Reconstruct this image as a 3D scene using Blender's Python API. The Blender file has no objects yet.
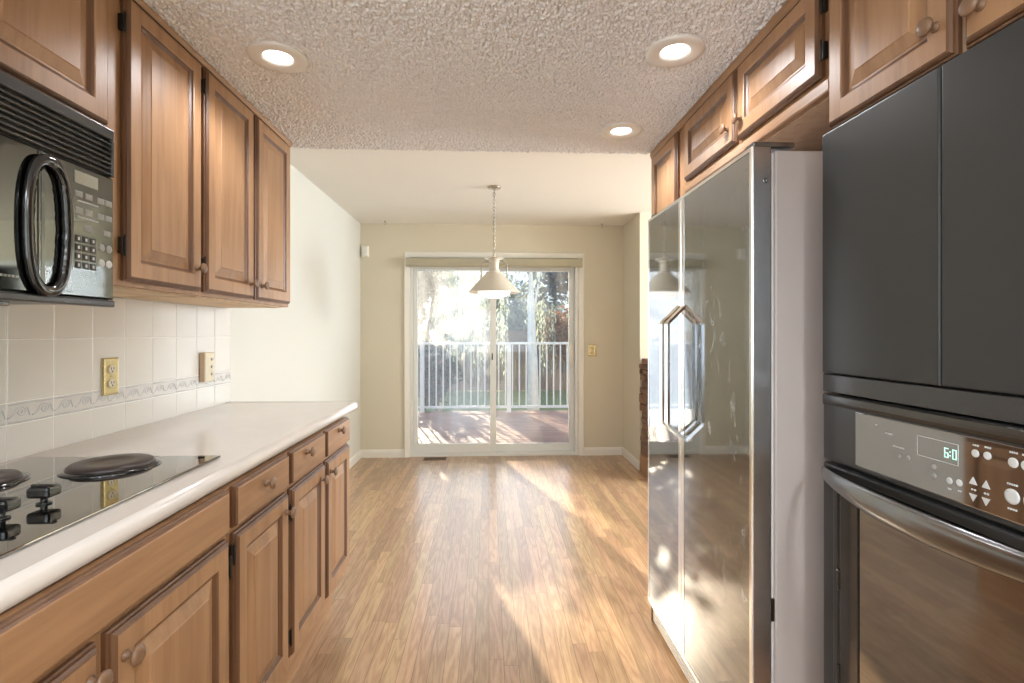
import bpy, bmesh, math, random
import numpy as np
from mathutils import Vector, Matrix, noise as mnoise

C = bpy.context.scene.collection
SC = bpy.context.scene
R = math.radians

# ------------------------------------------------------------------ camera, sky, sun, large lights, exposure
cam_d = bpy.data.cameras.new('camera')
cam = bpy.data.objects.new('camera', cam_d); C.objects.link(cam)
cam.location = (0, 0, 1.28)
cam.rotation_euler = (R(90), 0, -math.atan(23 / 510))
cam_d.sensor_width = 36.0
cam_d.lens = 510 / 1024 * 36
cam_d.shift_y = -8.5 / 1024
cam_d.clip_start = 0.02
SC.camera = cam

SC.view_settings.view_transform = 'Standard'
SC.view_settings.look = 'None'
SC.view_settings.gamma = 1
SC.view_settings.use_curve_mapping = False
SC.view_settings.exposure = 0.6
SC.cycles.use_denoising = True
SC.cycles.max_bounces = 10
SC.cycles.diffuse_bounces = 5
SC.cycles.glossy_bounces = 5
SC.cycles.transparent_max_bounces = 24
SC.cycles.sample_clamp_indirect = 6.0
SC.cycles.caustics_reflective = False
SC.cycles.caustics_refractive = False

world = bpy.data.worlds.new('sky'); SC.world = world
world.use_nodes = True
wn = world.node_tree.nodes; wl = world.node_tree.links
wbg = wn['Background']
wtc = wn.new('ShaderNodeTexCoord'); wsep = wn.new('ShaderNodeSeparateXYZ'); wramp = wn.new('ShaderNodeValToRGB')
wl.new(wtc.outputs['Generated'], wsep.inputs[0]); wl.new(wsep.outputs['Z'], wramp.inputs[0])
wramp.color_ramp.elements[0].position = 0.0; wramp.color_ramp.elements[0].color = (0.70, 0.84, 0.98, 1)
wramp.color_ramp.elements[1].position = 0.45; wramp.color_ramp.elements[1].color = (0.46, 0.66, 0.95, 1)
wl.new(wramp.outputs[0], wbg.inputs[0])
wbg.inputs[1].default_value = 0.95

SUN_AZ, SUN_EL = R(15.5), R(22)
sun_d = bpy.data.lights.new('sun', 'SUN'); sun = bpy.data.objects.new('sun', sun_d); C.objects.link(sun)
sun_d.energy = 9.0; sun_d.angle = R(0.6); sun_d.color = (1.0, 0.87, 0.66)
sdir = Vector((math.sin(SUN_AZ) * math.cos(SUN_EL), -math.cos(SUN_AZ) * math.cos(SUN_EL), -math.sin(SUN_EL)))
sun.rotation_euler = sdir.to_track_quat('-Z', 'Y').to_euler()

def area(name, loc, direction, sx, sy, power, color):
    d = bpy.data.lights.new(name, 'AREA'); d.shape = 'RECTANGLE'; d.size = sx; d.size_y = sy
    d.energy = power; d.color = color
    o = bpy.data.objects.new(name, d); C.objects.link(o); o.location = loc
    o.rotation_euler = Vector(direction).to_track_quat('-Z', 'Y').to_euler()
    return o
# daylight from family room and patio; rear and side lamps are added fill
area('family_window_daylight', (5.38, 3.95, 1.45), (-1, 0, 0.05), 1.9, 1.5, 155, (0.80, 0.91, 1.0))
area('rear_fill', (0.0, -3.05, 1.5), (0, 1, 0.0), 2.25, 1.45, 18, (0.88, 0.94, 1.0))  # unseen source, added to brighten the interior from behind
area('side_fill', (-1.43, -1.6, 1.5), (1, 0, 0.45), 1.7, 1.1, 105, (0.86, 0.93, 1.0))  # added out of view to lift the ceiling and the oven side
area('patio_daylight', (0.06, 5.62, 1.15), (0, -1, 0.12), 1.7, 1.8, 13, (0.84, 0.92, 1.0))

def point_lamp(name, loc, power, color, size=0.12):
    d = bpy.data.lights.new(name, 'POINT'); d.energy = power; d.color = color; d.shadow_soft_size = size
    o = bpy.data.objects.new(name, d); C.objects.link(o); o.location = loc
point_lamp('family_room_fill', (3.7, 3.4, 2.0), 125, (0.90, 0.94, 1.0), 0.40)  # no fixture; added to brighten the back wall and dining area
for x_, w_ in ((-0.70, 34), (0.68, 78)):   # two unseen spots added over the viewer's head to brighten the kitchen
    d = bpy.data.lights.new('rear_fill_spot', 'SPOT'); d.energy = w_; d.color = (0.90, 0.95, 1.0); d.shadow_soft_size = 0.10
    d.spot_size = R(165); d.spot_blend = 0.5
    o = bpy.data.objects.new('rear_fill_spot', d); C.objects.link(o); o.location = (x_, -0.75, 2.20)

# ------------------------------------------------------------------ materials
def newmat(name):
    m = bpy.data.materials.new(name); m.use_nodes = True
    return m, m.node_tree.nodes, m.node_tree.links, m.node_tree.nodes['Principled BSDF']

def mat(name, col, rough=0.5, metal=0.0, var=0.06, vscale=6.0, bump=0.0, bscale=60.0, coat=0.0, emis=None, estr=0.0, spec=None, ior=None):
    m, n, l, p = newmat(name)
    tc = n.new('ShaderNodeTexCoord'); ns = n.new('ShaderNodeTexNoise'); ns.inputs['Scale'].default_value = vscale
    l.new(tc.outputs['Object'], ns.inputs['Vector'])
    mx = n.new('ShaderNodeMix'); mx.data_type = 'RGBA'
    a = [max(0, c * (1 - var)) for c in col[:3]] + [1]; b = [min(1, c * (1 + var)) for c in col[:3]] + [1]
    mx.inputs[6].default_value = a; mx.inputs[7].default_value = b
    l.new(ns.outputs['Fac'], mx.inputs[0]); l.new(mx.outputs[2], p.inputs['Base Color'])
    p.inputs['Roughness'].default_value = rough; p.inputs['Metallic'].default_value = metal
    if coat: p.inputs['Coat Weight'].default_value = coat; p.inputs['Coat Roughness'].default_value = 0.08
    if spec is not None: p.inputs['Specular IOR Level'].default_value = spec
    if ior is not None: p.inputs['IOR'].default_value = ior
    if bump:
        b2 = n.new('ShaderNodeTexNoise'); b2.inputs['Scale'].default_value = bscale; b2.inputs['Detail'].default_value = 3
        l.new(tc.outputs['Object'], b2.inputs['Vector'])
        bp = n.new('ShaderNodeBump'); bp.inputs['Strength'].default_value = bump; bp.inputs['Distance'].default_value = 0.01
        l.new(b2.outputs['Fac'], bp.inputs['Height']); l.new(bp.outputs[0], p.inputs['Normal'])
    if emis:
        p.inputs['Emission Color'].default_value = (*emis, 1); p.inputs['Emission Strength'].default_value = estr
    return m

def wood(name, c0, c1, axis='z', rough=0.42, coat=0.10, scale=1.0):
    """grain runs along the given axis"""
    m, n, l, p = newmat(name)
    tc = n.new('ShaderNodeTexCoord'); mp = n.new('ShaderNodeMapping')
    s = {'x': (1.6, 22, 22), 'y': (22, 1.6, 22), 'z': (22, 22, 1.6)}[axis]
    mp.inputs['Scale'].default_value = [k * scale for k in s]
    l.new(tc.outputs['Object'], mp.inputs['Vector'])
    n1 = n.new('ShaderNodeTexNoise'); n1.inputs['Scale'].default_value = 1.0; n1.inputs['Detail'].default_value = 5; n1.inputs['Distortion'].default_value = 0.6
    l.new(mp.outputs[0], n1.inputs['Vector'])
    n2 = n.new('ShaderNodeTexNoise'); n2.inputs['Scale'].default_value = 5.0; n2.inputs['Detail'].default_value = 3
    l.new(mp.outputs[0], n2.inputs['Vector'])
    n3 = n.new('ShaderNodeTexNoise'); n3.inputs['Scale'].default_value = 2.3; n3.inputs['Detail'].default_value = 1
    l.new(tc.outputs['Object'], n3.inputs['Vector'])
    ad = n.new('ShaderNodeMath'); ad.operation = 'MULTIPLY_ADD'; ad.inputs[1].default_value = 0.35
    l.new(n2.outputs['Fac'], ad.inputs[0]); l.new(n1.outputs['Fac'], ad.inputs[2])
    ad2 = n.new('ShaderNodeMath'); ad2.operation = 'MULTIPLY_ADD'; ad2.inputs[1].default_value = 0.5
    l.new(n3.outputs['Fac'], ad2.inputs[0]); l.new(ad.outputs[0], ad2.inputs[2])
    rp = n.new('ShaderNodeValToRGB'); rp.color_ramp.elements[0].position = 0.55; rp.color_ramp.elements[1].position = 1.25 if False else 1.0
    rp.color_ramp.elements[0].color = (*c0, 1); rp.color_ramp.elements[1].color = (*c1, 1)
    l.new(ad2.outputs[0], rp.inputs[0]); l.new(rp.outputs[0], p.inputs['Base Color'])
    p.inputs['Roughness'].default_value = rough
    p.inputs['Coat Weight'].default_value = coat; p.inputs['Coat Roughness'].default_value = 0.3
    bp = n.new('ShaderNodeBump'); bp.inputs['Strength'].default_value = 0.06; bp.inputs['Distance'].default_value = 0.004
    l.new(n2.outputs['Fac'], bp.inputs['Height']); l.new(bp.outputs[0], p.inputs['Normal'])
    return m

def floor_mat():
    m, n, l, p = newmat('oak_strip_floor')
    def math_(op, a=None, b=None, c=None):
        x = n.new('ShaderNodeMath'); x.operation = op
        for i, v in enumerate((a, b, c)):
            if v is None: continue
            if isinstance(v, (int, float)): x.inputs[i].default_value = v
            else: l.new(v, x.inputs[i])
        return x.outputs[0]
    tc = n.new('ShaderNodeTexCoord'); sp = n.new('ShaderNodeSeparateXYZ'); l.new(tc.outputs['Object'], sp.inputs[0])
    X, Y = sp.outputs['X'], sp.outputs['Y']
    W = 0.0572
    px = math_('DIVIDE', X, W); row = math_('FLOOR', px); fx = math_('FRACT', px)
    wr = n.new('ShaderNodeTexWhiteNoise'); wr.noise_dimensions = '1D'; l.new(row, wr.inputs['W'])
    offs = math_('MULTIPLY', wr.outputs['Value'], 9.7)
    py = math_('DIVIDE', math_('ADD', Y, offs), 0.85); col = math_('FLOOR', py); fy = math_('FRACT', py)
    cv = n.new('ShaderNodeCombineXYZ'); l.new(row, cv.inputs[0]); l.new(col, cv.inputs[1])
    wid = n.new('ShaderNodeTexWhiteNoise'); wid.noise_dimensions = '2D'; l.new(cv.outputs[0], wid.inputs['Vector'])
    ident = wid.outputs['Value']
    # grain
    gv = n.new('ShaderNodeCombineXYZ')
    l.new(math_('ADD', math_('MULTIPLY', X, 1.0), math_('MULTIPLY', ident, 31.0)), gv.inputs[0])
    l.new(math_('MULTIPLY', Y, 0.09), gv.inputs[1]); l.new(math_('MULTIPLY', ident, 17.0), gv.inputs[2])
    n1 = n.new('ShaderNodeTexNoise'); n1.inputs['Scale'].default_value = 16; n1.inputs['Detail'].default_value = 2
    l.new(gv.outputs[0], n1.inputs['Vector'])
    rings = math_('SINE', math_('MULTIPLY', n1.outputs['Fac'], 55.0))
    n2 = n.new('ShaderNodeTexNoise'); n2.inputs['Scale'].default_value = 260; n2.inputs['Detail'].default_value = 2
    l.new(gv.outputs[0], n2.inputs['Vector'])
    g = math_('MULTIPLY_ADD', rings, 0.11, math_('MULTIPLY_ADD', n2.outputs['Fac'], 0.40, 0.27))
    rp = n.new('ShaderNodeValToRGB')
    rp.color_ramp.elements[0].position = 0.15; rp.color_ramp.elements[0].color = (0.265, 0.150, 0.080, 1)
    rp.color_ramp.elements[1].position = 0.72; rp.color_ramp.elements[1].color = (0.520, 0.345, 0.205, 1)
    l.new(g, rp.inputs[0])
    hs = n.new('ShaderNodeHueSaturation')
    l.new(math_('MULTIPLY_ADD', ident, 0.40, 0.82), hs.inputs['Value'])
    l.new(math_('MULTIPLY_ADD', wid.outputs['Color'], 0.02, 0.49), hs.inputs['Hue'])
    l.new(rp.outputs[0], hs.inputs['Color'])
    # seams
    ex = math_('MINIMUM', fx, math_('SUBTRACT', 1.0, fx)); ey = math_('MINIMUM', fy, math_('SUBTRACT', 1.0, fy))
    seam = math_('MAXIMUM', math_('LESS_THAN', ex, 0.022), math_('LESS_THAN', ey, 0.0012))
    mx = n.new('ShaderNodeMix'); mx.data_type = 'RGBA'
    l.new(math_('MULTIPLY', seam, 0.6), mx.inputs[0]); l.new(hs.outputs[0], mx.inputs[6]); mx.inputs[7].default_value = (0.10, 0.045, 0.018, 1)
    l.new(mx.outputs[2], p.inputs['Base Color'])
    p.inputs['Roughness'].default_value = 0.30
    p.inputs['IOR'].default_value = 1.5
    p.inputs['Coat Weight'].default_value = 0.35; p.inputs['Coat Roughness'].default_value = 0.20
    bp = n.new('ShaderNodeBump'); bp.inputs['Strength'].default_value = 0.10; bp.inputs['Distance'].default_value = 0.003
    l.new(math_('SUBTRACT', g, math_('MULTIPLY', seam, 0.6)), bp.inputs['Height']); l.new(bp.outputs[0], p.inputs['Normal'])
    return m

def glass_mat(name, dust=0.0, tint=(1, 1, 1)):
    m, n, l, p = newmat(name)
    out = n['Material Output']; n.remove(p)
    tr = n.new('ShaderNodeBsdfTransparent'); tr.inputs[0].default_value = (*tint, 1)
    gl = n.new('ShaderNodeBsdfGlossy'); gl.inputs['Roughness'].default_value = 0.01
    fr = n.new('ShaderNodeFresnel'); fr.inputs[0].default_value = 1.5
    mx = n.new('ShaderNodeMixShader'); l.new(fr.outputs[0], mx.inputs[0]); l.new(tr.outputs[0], mx.inputs[1]); l.new(gl.outputs[0], mx.inputs[2])
    last = mx.outputs[0]
    if dust:
        tl = n.new('ShaderNodeBsdfTranslucent'); tl.inputs[0].default_value = (0.9, 0.9, 0.9, 1)
        tc = n.new('ShaderNodeTexCoord'); ns = n.new('ShaderNodeTexNoise'); ns.inputs['Scale'].default_value = 2.2; ns.inputs['Detail'].default_value = 6
        mp = n.new('ShaderNodeMapping'); mp.inputs['Scale'].default_value = (3.0, 1, 0.8)
        l.new(tc.outputs['Object'], mp.inputs[0]); l.new(mp.outputs[0], ns.inputs['Vector'])
        mr = n.new('ShaderNodeMapRange'); mr.inputs[1].default_value = 0.3; mr.inputs[2].default_value = 0.75
        mr.inputs[3].default_value = dust * 0.45; mr.inputs[4].default_value = dust * 1.4
        l.new(ns.outputs['Fac'], mr.inputs[0])
        m2 = n.new('ShaderNodeMixShader'); l.new(mr.outputs[0], m2.inputs[0]); l.new(last, m2.inputs[1]); l.new(tl.outputs[0], m2.inputs[2])
        last = m2.outputs[0]
    l.new(last, out.inputs[0])
    return m

def leaf_mat(name, c0, c1, trans=0.45):
    m, n, l, p = newmat(name)
    out = n['Material Output']; n.remove(p)
    oi = n.new('ShaderNodeTexCoord'); ns = n.new('ShaderNodeTexNoise'); ns.inputs['Scale'].default_value = 3.5
    l.new(oi.outputs['Object'], ns.inputs['Vector'])
    mx = n.new('ShaderNodeMix'); mx.data_type = 'RGBA'; mx.inputs[6].default_value = (*c0, 1); mx.inputs[7].default_value = (*c1, 1)
    l.new(ns.outputs['Fac'], mx.inputs[0])
    d = n.new('ShaderNodeBsdfDiffuse'); t = n.new('ShaderNodeBsdfTranslucent')
    l.new(mx.outputs[2], d.inputs[0]); l.new(mx.outputs[2], t.inputs[0])
    ms = n.new('ShaderNodeMixShader'); ms.inputs[0].default_value = trans
    l.new(d.outputs[0], ms.inputs[1]); l.new(t.outputs[0], ms.inputs[2]); l.new(ms.outputs[0], out.inputs[0])
    return m

M = {}
M['wall'] = mat('beige_wall_paint', (0.66, 0.615, 0.495), 0.85, var=0.02, vscale=1.5, bump=0.05, bscale=140)
M['wall_daylit'] = mat('daylit_wall_paint', (0.66, 0.65, 0.59), 0.75, var=0.02, vscale=1.5, bump=0.05, bscale=140)  # same paint as the other walls, with daylight put into the colour
M['ceil'] = mat('smooth_ceiling_paint', (0.83, 0.81, 0.76), 0.9, var=0.02, vscale=2, bump=0.08, bscale=60)
M['popcorn'] = mat('popcorn_ceiling', (0.86, 0.87, 0.88), 0.95, var=0.32, vscale=165)
M['white'] = mat('white_trim_paint', (0.80, 0.78, 0.72), 0.45, var=0.02)
M['vinyl'] = mat('white_vinyl', (0.74, 0.76, 0.74), 0.35, var=0.02)
M['floor'] = floor_mat()
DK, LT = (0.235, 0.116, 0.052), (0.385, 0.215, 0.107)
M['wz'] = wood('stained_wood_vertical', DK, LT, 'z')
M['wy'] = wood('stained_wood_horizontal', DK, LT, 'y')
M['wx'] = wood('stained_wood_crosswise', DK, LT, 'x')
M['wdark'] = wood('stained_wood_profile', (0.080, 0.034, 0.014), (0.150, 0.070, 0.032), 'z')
M['wgap'] = mat('shadow_gap_wood', (0.09, 0.035, 0.014), 0.5, var=0.2)
M['wpale'] = wood('pale_unfinished_wood', (0.50, 0.33, 0.18), (0.70, 0.52, 0.33), 'y', rough=0.6, coat=0)
M['wtaupe'] = wood('taupe_side_panel', (0.36, 0.23, 0.14), (0.52, 0.36, 0.24), 'z', rough=0.5, coat=0)
M['knob'] = mat('satin_tan_knob', (0.20, 0.115, 0.065), 0.38, 0.0, var=0.1, vscale=40)
M['hinge'] = mat('dark_bronze', (0.035, 0.028, 0.022), 0.4, 0.7)
M['lam'] = mat('cream_laminate', (0.62, 0.565, 0.515), 0.22, var=0.04, vscale=9, coat=0.2)
M['tile'] = mat('glazed_white_tile', (0.66, 0.62, 0.555), 0.16, var=0.03, vscale=5, coat=0.1)
M['tileb'] = mat('glazed_border_tile', (0.63, 0.60, 0.55), 0.18, var=0.04, vscale=20)
M['grout'] = mat('white_grout', (0.80, 0.785, 0.74), 0.8)
M['scroll'] = mat('grey_scroll_relief', (0.50, 0.49, 0.49), 0.3, var=0.2, vscale=60)
M['blackglass'] = mat('black_glass', (0.34, 0.335, 0.325), 0.03, 1.0, var=0.02)
M['ovenglass'] = mat('oven_black_glass', (0.265, 0.258, 0.255), 0.045, 1.0, var=0.05)
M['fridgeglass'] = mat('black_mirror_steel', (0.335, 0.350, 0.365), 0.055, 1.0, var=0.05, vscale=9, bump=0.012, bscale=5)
M['mwglass'] = mat('microwave_black_glass', (0.105, 0.108, 0.10), 0.05, 1.0, var=0.05)
M['black'] = mat('black_gloss_plastic', (0.012, 0.012, 0.012), 0.12, var=0.2, coat=0.5)
M['blacksatin'] = mat('black_satin_metal', (0.030, 0.030, 0.029), 0.30, var=0.15, coat=0.15)
M['blackmatte'] = mat('charcoal_panel', (0.025, 0.026, 0.025), 0.40, var=0.18, vscale=3, bump=0.01, bscale=4)
M['darkvoid'] = mat('black_recess', (0.006, 0.006, 0.006), 0.7)
M['steel'] = mat('brushed_steel', (0.42, 0.41, 0.40), 0.28, 1.0, var=0.10, vscale=25)
M['darksteel'] = mat('dark_brushed_steel', (0.25, 0.255, 0.26), 0.24, 1.0, var=0.08, vscale=18)
M['blacktrim'] = mat('black_brushed_trim', (0.10, 0.098, 0.095), 0.25, 1.0, var=0.08, vscale=18)
M['chrome'] = mat('polished_chrome', (0.86, 0.86, 0.85), 0.14, 1.0, var=0.03)
M['fbody'] = mat('taupe_appliance_paint', (0.40, 0.355, 0.33), 0.5, var=0.02, bump=0.03, bscale=180)
M['gasket'] = mat('pale_gasket', (0.55, 0.53, 0.51), 0.6)
M['brass'] = mat('polished_brass', (0.68, 0.56, 0.29), 0.26, 1.0, var=0.08, vscale=30)
M['ivory'] = mat('ivory_plastic', (0.62, 0.54, 0.38), 0.4)
M['iron'] = mat('cast_iron', (0.040, 0.028, 0.025), 0.38, var=0.25, vscale=60)
M['mark'] = mat('pale_print', (0.55, 0.56, 0.55), 0.4, var=0.05)
M['markdim'] = mat('dim_print', (0.28, 0.28, 0.26), 0.4, var=0.05)
M['key'] = mat('dark_keypad', (0.018, 0.018, 0.017), 0.3)
M['digits'] = mat('lit_digits', (0.5, 0.8, 0.7), 0.4, emis=(0.55, 0.95, 0.80), estr=0.45)
M['lcd'] = mat('microwave_display', (0.33, 0.33, 0.27), 0.25)
M['lamp'] = mat('lit_lens', (0.9, 0.88, 0.84), 0.4, emis=(1.0, 0.95, 0.88), estr=4.0)
M['lampring'] = mat('white_lamp_trim', (0.76, 0.74, 0.70), 0.5)
M['shade'] = mat('off_white_enamel', (0.66, 0.61, 0.51), 0.35, var=0.03)
M['opal'] = mat('opal_glass', (0.85, 0.84, 0.80), 0.25, emis=(1.0, 0.97, 0.92), estr=1.2)
M['nickel'] = mat('aged_nickel', (0.42, 0.38, 0.32), 0.3, 1.0)
M['blind'] = mat('taupe_fabric', (0.42, 0.39, 0.29), 0.8, bump=0.1, bscale=200)
M['bronzevent'] = mat('brown_register', (0.16, 0.09, 0.05), 0.4, 0.3)
M['stone'] = mat('brown_stone', (0.22, 0.13, 0.085), 0.9, var=0.5, vscale=14, bump=0.8, bscale=25)
def reflection_blotches(m):  # pale reflections imitated by blotches in the metallic and roughness values
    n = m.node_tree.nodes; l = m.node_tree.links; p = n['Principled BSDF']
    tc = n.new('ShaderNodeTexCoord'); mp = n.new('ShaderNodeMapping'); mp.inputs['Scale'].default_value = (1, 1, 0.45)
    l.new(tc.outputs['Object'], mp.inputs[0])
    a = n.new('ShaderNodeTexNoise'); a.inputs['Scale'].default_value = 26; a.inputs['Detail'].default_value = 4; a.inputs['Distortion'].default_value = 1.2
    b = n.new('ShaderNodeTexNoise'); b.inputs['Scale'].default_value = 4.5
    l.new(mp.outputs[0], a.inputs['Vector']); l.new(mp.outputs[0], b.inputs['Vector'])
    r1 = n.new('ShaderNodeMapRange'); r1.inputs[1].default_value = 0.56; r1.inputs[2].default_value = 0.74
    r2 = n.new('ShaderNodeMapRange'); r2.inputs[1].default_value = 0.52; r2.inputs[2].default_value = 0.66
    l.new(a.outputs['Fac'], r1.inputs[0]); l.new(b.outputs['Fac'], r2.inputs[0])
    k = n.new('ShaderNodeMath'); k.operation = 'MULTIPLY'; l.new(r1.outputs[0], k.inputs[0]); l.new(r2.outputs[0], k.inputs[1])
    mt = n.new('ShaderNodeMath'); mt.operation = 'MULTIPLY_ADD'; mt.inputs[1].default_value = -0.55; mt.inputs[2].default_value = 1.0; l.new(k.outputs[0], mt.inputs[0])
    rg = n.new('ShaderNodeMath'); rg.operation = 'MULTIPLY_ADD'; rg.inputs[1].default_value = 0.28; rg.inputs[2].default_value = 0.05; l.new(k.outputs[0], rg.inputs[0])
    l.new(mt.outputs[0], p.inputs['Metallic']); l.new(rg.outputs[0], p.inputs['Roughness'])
reflection_blotches(M['fridgeglass'])
M['glass'] = glass_mat('clear_window_glass')
M['dustglass'] = glass_mat('dusty_window_glass', 0.115)
M['dustglass2'] = glass_mat('faintly_dusty_glass', 0.03)
M['deck'] = wood('red_brown_deck', (0.16, 0.07, 0.045), (0.40, 0.22, 0.16), 'x', rough=0.55, coat=0.1)
M['railing'] = mat('white_railing_paint', (0.72, 0.74, 0.73), 0.5)
M['fence'] = wood('weathered_fence', (0.14, 0.09, 0.07), (0.34, 0.23, 0.17), 'z', rough=0.8, coat=0)
M['lawn'] = mat('lawn_green', (0.16, 0.22, 0.07), 0.95, var=0.5, vscale=5, bump=0.5, bscale=40)
M['bark'] = mat('grey_bark', (0.12, 0.10, 0.085), 0.9, var=0.4, vscale=20, bump=0.5)
M['reflection_bark'] = mat('white_reflection_bark', (0.74, 0.76, 0.74), 0.8, var=0.25, vscale=9, bump=0.3)
M['leaf_dark'] = leaf_mat('dark_leaves', (0.035, 0.055, 0.04), (0.10, 0.13, 0.09), 0.3)
M['leaf_blue'] = leaf_mat('blue_green_leaves', (0.05, 0.075, 0.10), (0.20, 0.26, 0.30), 0.4)
M['leaf_willow'] = leaf_mat('pale_willow_leaves', (0.36, 0.44, 0.32), (0.66, 0.70, 0.58), 0.55)
M['leaf_rust'] = leaf_mat('rust_leaves', (0.30, 0.14, 0.07), (0.50, 0.30, 0.18), 0.4)
M['leaf_grey'] = leaf_mat('grey_green_leaves', (0.14, 0.18, 0.15), (0.36, 0.42, 0.36), 0.45)
M['siding'] = mat('pale_siding', (0.75, 0.75, 0.75), 0.8)
M['roofing'] = mat('grey_roofing', (0.12, 0.11, 0.11), 0.9, var=0.3, vscale=20)

# ------------------------------------------------------------------ builders
class MB:
    """collects shapes (world coordinates) that become ONE mesh object"""
    def __init__(s): s.bm = bmesh.new()
    def face(s, vs, mi=0, smooth=False):
        try:
            f = s.bm.faces.new(vs); f.material_index = mi; f.smooth = smooth; return f
        except ValueError: return None
    def box(s, x0, x1, y0, y1, z0, z1, bev=0.0, mi=0):
        x0, x1 = sorted((x0, x1)); y0, y1 = sorted((y0, y1)); z0, z1 = sorted((z0, z1))
        r = bmesh.ops.create_cube(s.bm, size=1.0, matrix=Matrix.Translation(((x0 + x1) / 2, (y0 + y1) / 2, (z0 + z1) / 2)) @ Matrix.Diagonal((x1 - x0, y1 - y0, z1 - z0, 1)))
        vs = r['verts']; fs = {f for v in vs for f in v.link_faces}; es = {e for v in vs for e in v.link_edges}
        for f in fs: f.material_index = mi
        if bev:
            rb = bmesh.ops.bevel(s.bm, geom=list(es), offset=bev, segments=2, profile=0.5, affect='EDGES')
            for f in rb['faces']: f.material_index = mi
        return s
    def loops(s, ls, cap0=True, cap1=True, mi=0, smooth=False, mis=None):
        rows = [[s.bm.verts.new(p) for p in L] for L in ls]
        n = len(rows[0])
        for k in range(len(rows) - 1):
            for i in range(n):
                s.face((rows[k][i], rows[k][(i + 1) % n], rows[k + 1][(i + 1) % n], rows[k + 1][i]), mis[k] if mis else mi, smooth)
        if cap0: s.face(rows[0][::-1], mis[0] if mis else mi)
        if cap1: s.face(rows[-1], mis[-1] if mis else mi)
        return s
    def profile(s, F, u0, u1, v0, v1, prof, cap0=True, cap1=True, mi=0, mis=None):
        """nested rectangles: prof = [(inset, height), ...] in frame F(u, v, n)"""
        return s.loops([[F(u0 + i, v0 + i, h), F(u1 - i, v0 + i, h), F(u1 - i, v1 - i, h), F(u0 + i, v1 - i, h)] for i, h in prof], cap0, cap1, mi, False, mis)
    def lathe(s, F, u, v, prof, seg=20, mi=0, su=1.0, sv=1.0, smooth=True, cap0=True, cap1=True):
        """prof = [(radius, height)] about the n axis of frame F"""
        ls = [[F(u + su * r * math.cos(2 * math.pi * k / seg), v + sv * r * math.sin(2 * math.pi * k / seg), h) for k in range(seg)] for r, h in prof]
        return s.loops(ls, cap0, cap1, mi, smooth)
    def tube(s, pts, r, seg=8, closed=False, mi=0, smooth=True, flat=1.0):
        pts = [Vector(p) for p in pts]; n = len(pts); ls = []; up = None
        for i, p in enumerate(pts):
            t = (pts[(i + 1) % n] - pts[i - 1]) if closed else (pts[min(i + 1, n - 1)] - pts[max(i - 1, 0)])
            t.normalize()
            if up is None:
                up = Vector((0, 0, 1)) if abs(t.z) < 0.9 else Vector((1, 0, 0))
            a = t.cross(up); a.normalize(); b = a.cross(t); b.normalize(); up = b
            rr = r[i] if isinstance(r, (list, tuple)) else r
            ls.append([p + a * rr * math.cos(2 * math.pi * k / seg) + b * rr * flat * math.sin(2 * math.pi * k / seg) for k in range(seg)])
        if closed: ls.append(ls[0])
        s.loops(ls, not closed, not closed, mi, smooth)
        return s
    def prism(s, F, poly, n0, n1, mi=0):
        return s.loops([[F(u, v, n0) for u, v in poly], [F(u, v, n1) for u, v in poly]], True, True, mi)
    def build(s, name, m, parent=None, weld=False):
        if weld: bmesh.ops.remove_doubles(s.bm, verts=s.bm.verts, dist=1e-6)
        bmesh.ops.recalc_face_normals(s.bm, faces=s.bm.faces)
        base = BASE.get(parent.name, Vector()) if parent else Vector()
        if base.length: bmesh.ops.translate(s.bm, verts=s.bm.verts, vec=-base)
        me = bpy.data.meshes.new(name); s.bm.to_mesh(me); s.bm.free()
        for x in (m if isinstance(m, (list, tuple)) else [m]): me.materials.append(x)
        o = bpy.data.objects.new(name, me); C.objects.link(o)
        if parent: o.parent = parent; BASE[o.name] = base
        return o

BASE = {}
def thing(name, label, cat, base, group=None):
    o = bpy.data.objects.new(name, None); C.objects.link(o)
    o.empty_display_size = 0.1; o.location = base; BASE[o.name] = Vector(base)
    o['label'] = label; o['category'] = cat
    if group: o['group'] = group
    return o
def tag(o, label, cat, group=None):
    o['label'] = label; o['category'] = cat
    if group: o['group'] = group
    return o
def struct(o): o['kind'] = 'structure'; return o
def rebase(o, base):
    """moves a one-mesh object's origin to its base"""
    b = Vector(base); o.data.transform(Matrix.Translation(-b)); o.location = b; return o

FL = lambda x0: (lambda u, v, n: Vector((x0 + n, u, v)))     # faces +x (units on the counter side)
FR = lambda x0: (lambda u, v, n: Vector((x0 - n, u, v)))     # faces -x (units on the refrigerator side)
FB = lambda y0: (lambda u, v, n: Vector((u, y0 - n, v)))     # faces the camera
FD = lambda z0: (lambda u, v, n: Vector((u, v, z0 - n)))     # faces down
FU = lambda z0: (lambda u, v, n: Vector((u, v, z0 + n)))     # faces up

FRAME_PROF = [(0.0, 0.0), (0.0, 0.008), (0.004, 0.010), (0.005, 0.014), (0.009, 0.018), (0.013, 0.020), (0.052, 0.020), (0.055, 0.0185), (0.058, 0.0135), (0.064, 0.0105), (0.067, 0.0085)]
PANEL_PROF = [(0.066, 0.002), (0.066, 0.0085), (0.071, 0.0085), (0.074, 0.010), (0.098, 0.0175), (0.1005, 0.0195), (0.104, 0.0195)]
KNOB = [(0.010, 0.0), (0.010, 0.002), (0.0065, 0.004), (0.006, 0.013), (0.010, 0.017), (0.0165, 0.0195), (0.0175, 0.0225), (0.016, 0.026), (0.009, 0.0285), (0.002, 0.029)]

def knob(F, u, v, n, parent):
    F2 = lambda a, b, c: F(a, b, c + n)
    return MB().lathe(F2, u, v, KNOB, 18).build('knob', M['knob'], parent)

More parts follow.
